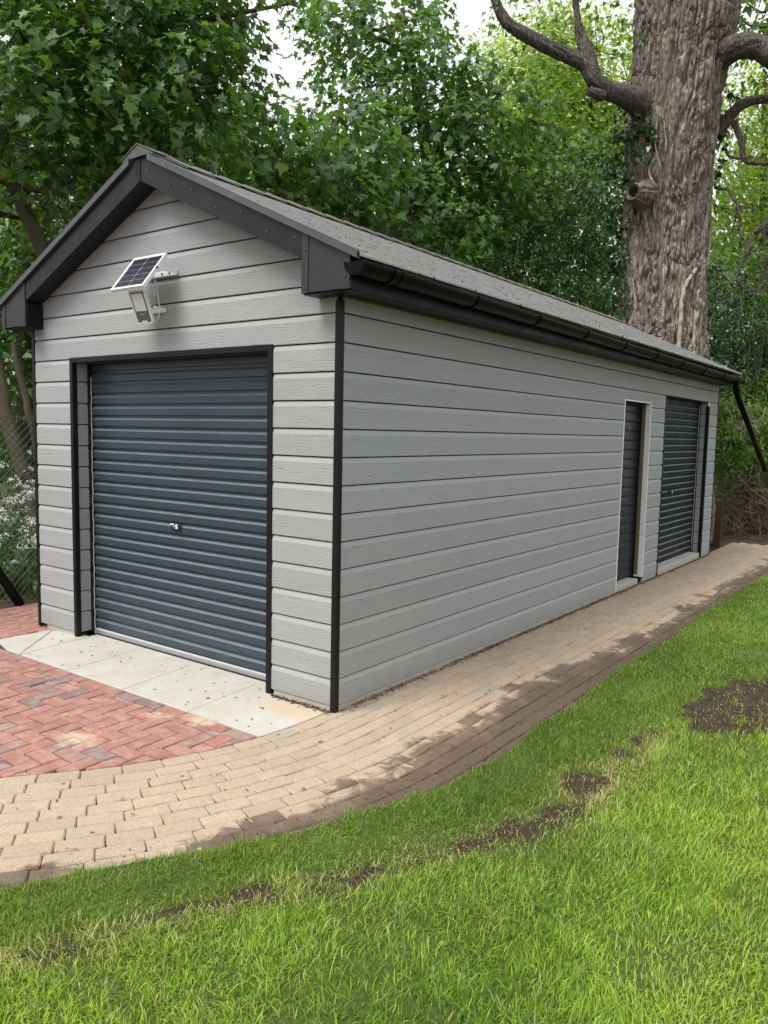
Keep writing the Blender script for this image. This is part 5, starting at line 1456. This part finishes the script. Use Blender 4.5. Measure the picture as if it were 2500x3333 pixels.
# climbing ivy: thick pale stems and leaves on the trunk
ivy = thing('ivy', 'ivy with thick pale stems climbing the massive trunk', 'ivy', tuple(OKB))
def surf(px, py, k=0.0):
    d0 = 13.75 - 0.72
    return at(px, py, d0 + 0.0 + k)
def vine(pts, r0, r1, sd):
    Q = []
    for a, b, c in pts:
        cxp = np.interp(b, [40, 160, 340, 520, 720, 820], [1478, 1462, 1442, 1434, 1431, 1430]); rad = np.interp(b, [40, 160, 340, 520, 720, 820], [.85, .79, .745, .735, .755, .79])*1.03 + r0*0.8 + 0.015
        k_ = 2500/1659/FPX*13.6; off = (a-cxp)*k_; off = min(max(off, -0.96*rad), 0.96*rad)
        Q.append(at(cxp + off/k_, b, 13.72 - math.sqrt(rad*rad-off*off)))
    P = spline(Q, 46); rr = np.random.default_rng(sd); P[1:-1] += rr.normal(0, 0.006, (44, 3))
    V, F = tube_arrays(P, np.linspace(r0, r1, 46)*(1+0.12*np.sin(np.arange(46)*1.3)), 9)
    obj('ivy_stem', npmesh('ivy_stem', V-OKB, F, M_vine, smooth=True), ivy)
vine([(1512, 760, 13.3), (1500, 700, 13.2), (1520, 620, 13.2), (1536, 540, 13.3), (1540, 440, 13.4), (1546, 400, 13.5)], .036, .02, 1)
vine([(1466, 760, 12.95), (1470, 690, 12.94), (1478, 625, 12.96), (1508, 570, 13.08), (1530, 510, 13.25)], .038, .024, 2)
vine([(1496, 770, 13.1), (1500, 690, 13.1), (1512, 600, 13.14), (1520, 540, 13.2)], .036, .022, 3)
vine([(1440, 320, 12.86), (1434, 262, 12.85), (1428, 230, 12.85)], .010, .006, 4)
vine([(1426, 360, 12.88), (1416, 310, 12.93), (1420, 260, 12.9), (1428, 232, 12.9)], .011, .006, 5)
vine([(1458, 340, 12.83), (1476, 300, 12.83), (1490, 230, 12.84)], .010, .006, 6)
vine([(1412, 395, 12.93), (1402, 370, 13.0), (1412, 345, 12.95)], .016, .009, 7)
vine([(1360, 700, 13.15), (1372, 660, 13.08), (1366, 600, 13.1)], .012, .008, 8)
r = np.random.default_rng(54)
lb = [L(1345, 330, 13.5, (.22, .22, .45)), L(1352, 260, 13.45, (.2, .2, .4)), L(1380, 300, 13.1, (.16, .16, .3)), L(1410, 288, 12.96, (.10, .08, .10)), L(1350, 470, 13.6, (.22, .22, .6)), L(1340, 600, 13.7, (.25, .25, .6)), L(1400, 330, 13.0, (.10, .1, .2)), L(1545, 660, 13.5, (.18, .2, .8)), L(1555, 330, 13.7, (.16, .2, .4)), L(1560, 210, 13.7, (.14, .2, .5)), L(1530, 770, 13.3, (.25, .25, .2)), L(1335, 400, 13.6, (.2, .2, .5)), L(1338, 530, 13.6, (.2, .2, .5)), L(1385, 260, 13.05, (.12, .12, .2)), L(1352, 690, 13.5, (.2, .2, .3))]
P, O = lobe_points(lb, 2600, r, spread=.09); sz = .085*r.uniform(.6, 1.25, len(P))
o = obj('ivy_leaves', leaf_mesh('ivy_leaves', P, leaf_frames(P, O, r, 0.9, 0.35), sz, 'ivy', M_ivy, r, OKB), ivy); o['kind'] = 'stuff'

# ------------------------------------------------------------------ shrubs behind the roof and at the far end
def bush(name, label, cat, lobes, dens, kind, size, mat, seed, group=None, spread=.12, stems=6):
    global NT_
    r = np.random.default_rng(seed); cs = np.array([np.asarray(c) for c, _ in lobes]); b = np.array([cs[:, 0].mean(), cs[:, 1].mean(), -0.12])
    T = thing(name, label, cat, tuple(b), group)
    parts = []
    for q in range(stems):
        c = cs[r.integers(len(cs))]; a = b + np.array([r.normal(0, .25), r.normal(0, .25), 0]); parts.append(limb([a, (a+c)/2 + r.normal(0, .1, 3), c], [.03, .02, .008], 9, 6, .02, seed+q))
    V, F = merge(parts); obj('stems', npmesh('stems', V-b, F, M_limb, smooth=True), T)
    P, O = lobe_points(lobes, dens, r, spread=spread); sz = size*r.uniform(.6, 1.2, len(P))
    o = obj('leaves', leaf_mesh('leaves', P, leaf_frames(P, O, r), sz, kind, mat, r, b), T); o['kind'] = 'stuff'; NT_ += len(P)*len(LT[kind][1])
bush('holly_bush', 'dark glossy bush behind the roof, left of the massive trunk', 'bush', [L(1230, 420, 15.0, .5), L(1290, 330, 15, .35), L(1270, 480, 15, .5), L(1300, 560, 14.8, .5), L(1230, 560, 14.8, .5), L(1150, 540, 14.6, .5), L(1080, 560, 14.4, .45), L(1310, 640, 14.6, .4), L(1190, 620, 14.4, .45), L(1300, 420, 15.0, .4)], 2600, 'oval', .085, M_holly, 61)
bush('laurel_bush', 'green bush with small leaves close behind the middle ridge', 'bush', [L(1000, 590, 14.2, .5), L(1100, 620, 14.2, .5), L(1240, 650, 14.4, .5), L(900, 590, 13.8, .45), L(1330, 700, 14.4, .35), L(1040, 640, 14, .4)], 2300, 'oval', .09, M_shrub, 62)
bush('elder_shrub', 'leafy light green shrub behind the slanting downpipe', 'shrub', [L(1600, 900, 14.6, .4), L(1640, 940, 14.6, .4), L(1580, 960, 14.8, .35), L(1670, 890, 15, .4), L(1610, 840, 15.2, .4), L(1700, 960, 14.6, .4), L(1565, 900, 15.2, .35), L(1740, 900, 15, .5), L(1580, 1010, 15, .35), L(1640, 1000, 15, .35), L(1700, 1010, 15, .4), L(1560, 850, 15.4, .35), L(1650, 850, 15.4, .4)], 2500, 'oval', .11, M_elder, 63)
bush('dark_shrub', 'dark shrub in the shade past the far garage corner', 'shrub', [L(1600, 720, 16, .7), L(1660, 640, 16, .7), L(1570, 800, 15.8, .5), L(1700, 760, 16, .8), L(1640, 800, 16, .6), L(1570, 640, 16.3, .5), L(1560, 720, 16, .5), L(1610, 860, 16.4, .5), L(1690, 860, 16.4, .6)], 1800, 'oval', .11, M_holly, 64)
bush('white_flowering_shrub', 'shrub with tiny white blossom among dead branches at the right edge', 'shrub', [L(1625, 690, 15, .3), L(1650, 720, 14.9, .3)], 800, 'oval', .08, M_shrub, 65)

# heap of dead bramble canes behind the far end of the path
bc = at(1640, 1150, 14.6)*np.array([1, 1, 0]) + np.array([0, 0, -0.06])
heap = thing('bramble_heap', 'tangled heap of dead brown bramble canes past the path end', 'bramble heap', tuple(bc))
mb = MB(); r = np.random.default_rng(71)
for i in range(420):
    c = at(r.uniform(1545, 1760), r.uniform(1030, 1168), r.uniform(14.0, 15.6)); c[2] = max(c[2], 0.0)
    a = norm(r.normal(0, 1, 3)*np.array([1, .6, .7])); l_ = r.uniform(.15, .6); m = c + r.normal(0, .08, 3)
    P = spline([c-a*l_, m, c+a*l_+np.array([0, 0, -.12*l_])], 7); P[:, 2] = np.maximum(P[:, 2], -0.05)
    mb.tube(P, np.linspace(1, .5, 7)*r.uniform(.003, .009), 4, cap=False)
mb.build('canes', M_twig, heap, base=bc, fix=False)
lbs = [L(x_, y_, d_, (.28, .25, .22)) for x_, y_, d_ in ((1560, 1060, 15), (1620, 1045, 15.2), (1690, 1050, 15.2), (1560, 1120, 15), (1740, 1080, 15.2), (1640, 1110, 15.4))]
P, O = lobe_points(lbs, 1000, r, spread=.1)
o = obj('leaves', leaf_mesh('leaves', P, leaf_frames(P, O, r), .075*r.uniform(.5, 1.1, len(P)), 'oval', M_nettle, r, bc), heap); o['kind'] = 'stuff'
lbs = [L(x_, y_, d_, (.35, .3, .3)) for x_, y_, d_ in ((1600, 1120, 15.3), (1680, 1100, 15.4), (1740, 1130, 15.4), (1560, 1160, 15.3))]
P, O = lobe_points(lbs, 900, r, spread=.12)
o = obj('dead_leaves', leaf_mesh('dead_leaves', P, leaf_frames(P, O, r), .06*r.uniform(.5, 1.1, len(P)), 'oval', M_litter, r, bc), heap); o['kind'] = 'stuff'
mb = MB()
r = np.random.default_rng(72)
for (p_, r0) in (([(1600, 950, 14.2), (1612, 915, 14.2), (1608, 880, 14.2)], .012), ([(1640, 935, 14), (1615, 905, 14.1), (1590, 880, 14.1)], .010), ([(1570, 880, 14.4), (1588, 915, 14.3), (1606, 920, 14.2)], .008), ([(1655, 880, 14.2), (1645, 905, 14.1), (1625, 910, 14.1)], .008)):
    dead([at(*q) for q in p_], r0, 10, 4)
snag = thing('dead_snag', 'pale leafless dead branch standing above the light green shrub', 'dead branch', tuple(at(1612, 930, 14.2)))
mb.build('branch', M_vine, snag, base=at(1612, 930, 14.2), fix=False)

# timber post at the far corner
pb = at(1548, 1172, 13.0); pb = np.array([-0.19, 9.98, GZ])
po = thing('timber_post', 'short dark brown timber post by the far garage corner', 'post', tuple(pb))
mb = MB(); mb.box((-0.055, -0.05, -0.05), (0.055, 0.05, 0.735), 0.008); p_ = mb.build('post', M_brownpost, po)
p_.rotation_euler = (0.0, math.radians(1.5), math.radians(8))
for z in (0.12, 0.2, 0.3, 0.42):
    mb = MB(); mb.cyl((0.0, -0.052, z), (0, 1, 0), 0.006, 0.004, 8); mb.build('nail', M_screw, p_)

# ------------------------------------------------------------------ left edge: chain-link fence, cow parsley, undergrowth
FX = -4.28
fence = thing('chain_link_fence', 'green chain link fence beside the left garage wall', 'fence', (FX, 0.3, GZ))
mb = MB()
for i in range(-46, 92):
    for s_ in (1, -1):
        y0 = -1.6 + i*0.075
        if s_ == 1: a, b = (y0, 0.0), (y0+1.8, 1.8)
        else: a, b = (y0, 1.8), (y0+1.8, 0.0)
        # clip to the panel
        ya, yb = max(a[0], -1.4), min(b[0], 5.0)
        if yb <= ya: continue
        za = a[1] + (b[1]-a[1])*(ya-a[0])/1.8; zb = a[1] + (b[1]-a[1])*(yb-a[0])/1.8
        mb.tube([(0, ya-0.3, za), (0.004*s_, (ya+yb)/2-0.3, (za+zb)/2), (0, yb-0.3, zb)], 0.0026, 4, cap=False)
o = mb.build('wire_mesh', M_wire, fence, fix=False); o['kind'] = 'stuff'
for z in (0.03, 0.9, 1.8):
    mb = MB(); mb.tube([(0, -1.7, z), (0, 4.7, z)], 0.0035, 5); mb.build('line_wire', M_wire, fence)
for y in (-1.7, 1.3, 4.3):
    mb = MB(); mb.box((-0.06, y-0.02, -0.1), (-0.02, y+0.02, 1.9), 0.003); mb.build('fence_post', M_wire, fence)
mb = MB(); mb.tube([(0.08, 0.02, 0.0), (-0.04, -0.30, 0.62), (-0.08, -0.46, 1.0)], [.045, .042, .04], 10); mb.build('strut', M_black, fence, smooth=True)

def parsley(x, y, h, seed, label):
    r = np.random.default_rng(seed); b = np.array([x, y, -0.11]); T = thing('cow_parsley', label, 'wild flower', tuple(b), 'cow parsley behind the fence')
    st = MB(); F_v, F_f = [], []
    for q in range(9):
        e_ = b + np.array([r.normal(0, .16), r.normal(0, .16), h*r.uniform(.6, 1.05)]); st.tube(spline([b, (b+e_)/2 + r.normal(0, .03, 3), e_], 6), [.006, .005, .004, .004, .003, .002], 5, cap=False)
        for u in range(11):
            a = r.uniform(0, 6.28); rr = r.uniform(.01, .085); c = e_ + np.array([rr*math.cos(a), rr*math.sin(a), .045 - rr*.55 + r.normal(0, .012)])
            st.tube([e_, c], .0012, 3, cap=False)
            for w_ in range(9):
                p = c + r.normal(0, .009, 3)*np.array([1, 1, .8]); s_ = r.uniform(.004, .007); a2 = r.uniform(0, 6.28); o = len(F_v)
                tl = norm(r.normal(0, .8, 3)+np.array([0, 0, .6])); u1 = norm(np.cross(tl, [math.cos(a2), math.sin(a2), 0])); u2 = np.cross(tl, u1)
                F_v += [p+u1*s_, p+u2*s_, p-u1*s_, p-u2*s_]; F_f.append([o, o+1, o+2, o+3])
    st.build('stems', M_stemg, T, base=b, fix=False)
    o = obj('flower_heads', npmesh('flower_heads', np.array(F_v)-b, F_f, M_flower), T)
    P, O = lobe_points([(b+np.array([0, 0, h*.4]), (.3, .3, h*.4))], 800, r, spread=.08)
    o = obj('leaves', leaf_mesh('leaves', P, leaf_frames(P, O, r), .06*r.uniform(.5, 1.2, len(P)), 'oval', M_nettle, r, b), T); o['kind'] = 'stuff'
labs = ['cow parsley with white flower heads nearest the fence strut', 'tall cow parsley touching the leaning maple stem', 'cow parsley with the highest white heads by the garage corner', 'cow parsley at the left picture edge, white heads crowded', 'low cow parsley close to the brick edging', 'cow parsley deep in shade behind the leaning stem']
for i, (x, y, h) in enumerate(((-4.75, .45, .85), (-5.0, .75, 1.15), (-4.72, .85, 1.05), (-5.2, .35, 1.2), (-4.55, .62, .65), (-5.4, 1.0, 1.3))):
    parsley(x, y, h, 90+i, labs[i])
r = np.random.default_rng(97)
n = 60; lbs = [(np.array([r.uniform(-6.8, -4.42), r.uniform(-1.2, 3.5), 0]) + np.array([0, 0, r.uniform(.0, .35)]), (.3, .3, .28)) for _ in range(n)]
lbs += [(np.array([r.uniform(-7.5, -5.2), r.uniform(0, 4.5), r.uniform(.4, 1.3)]), (.5, .5, .5)) for _ in range(26)]
P, O = lobe_points(lbs, 620, r, spread=.10)
o = obj('undergrowth', leaf_mesh('undergrowth', P, leaf_frames(P, O, r), .085*r.uniform(.5, 1.2, len(P)), 'ivy', M_nettle, r, np.zeros(3))); tag(o, 'dense green undergrowth behind the chain link fence', 'undergrowth', kind='stuff'); NT_ += len(P)*4
# bare twigs in front of the leaning stem, above the left roof slope
mb = MB(); r = np.random.default_rng(98)
tb = at(150, 480, 8.8)
for p_, r0 in (([(170, 560, 8.7), (150, 470, 8.7), (115, 430, 8.6), (60, 400, 8.6)], .012), ([(165, 500, 8.8), (190, 440, 8.7), (235, 400, 8.7), (275, 380, 8.7)], .010), ([(160, 520, 8.8), (100, 440, 8.7), (30, 440, 8.6)], .011), ([(150, 450, 8.7), (140, 380, 8.7), (95, 340, 8.6)], .009)):
    dead([at(*q) for q in p_], r0, 12, 5)
tw = thing('bare_sapling', 'leafless pale twigs rising beyond the left roof slope', 'sapling', tuple(tb)); mb.build('twigs', M_twig, tw, base=tb, fix=False)
print('leaf tris', NT_)
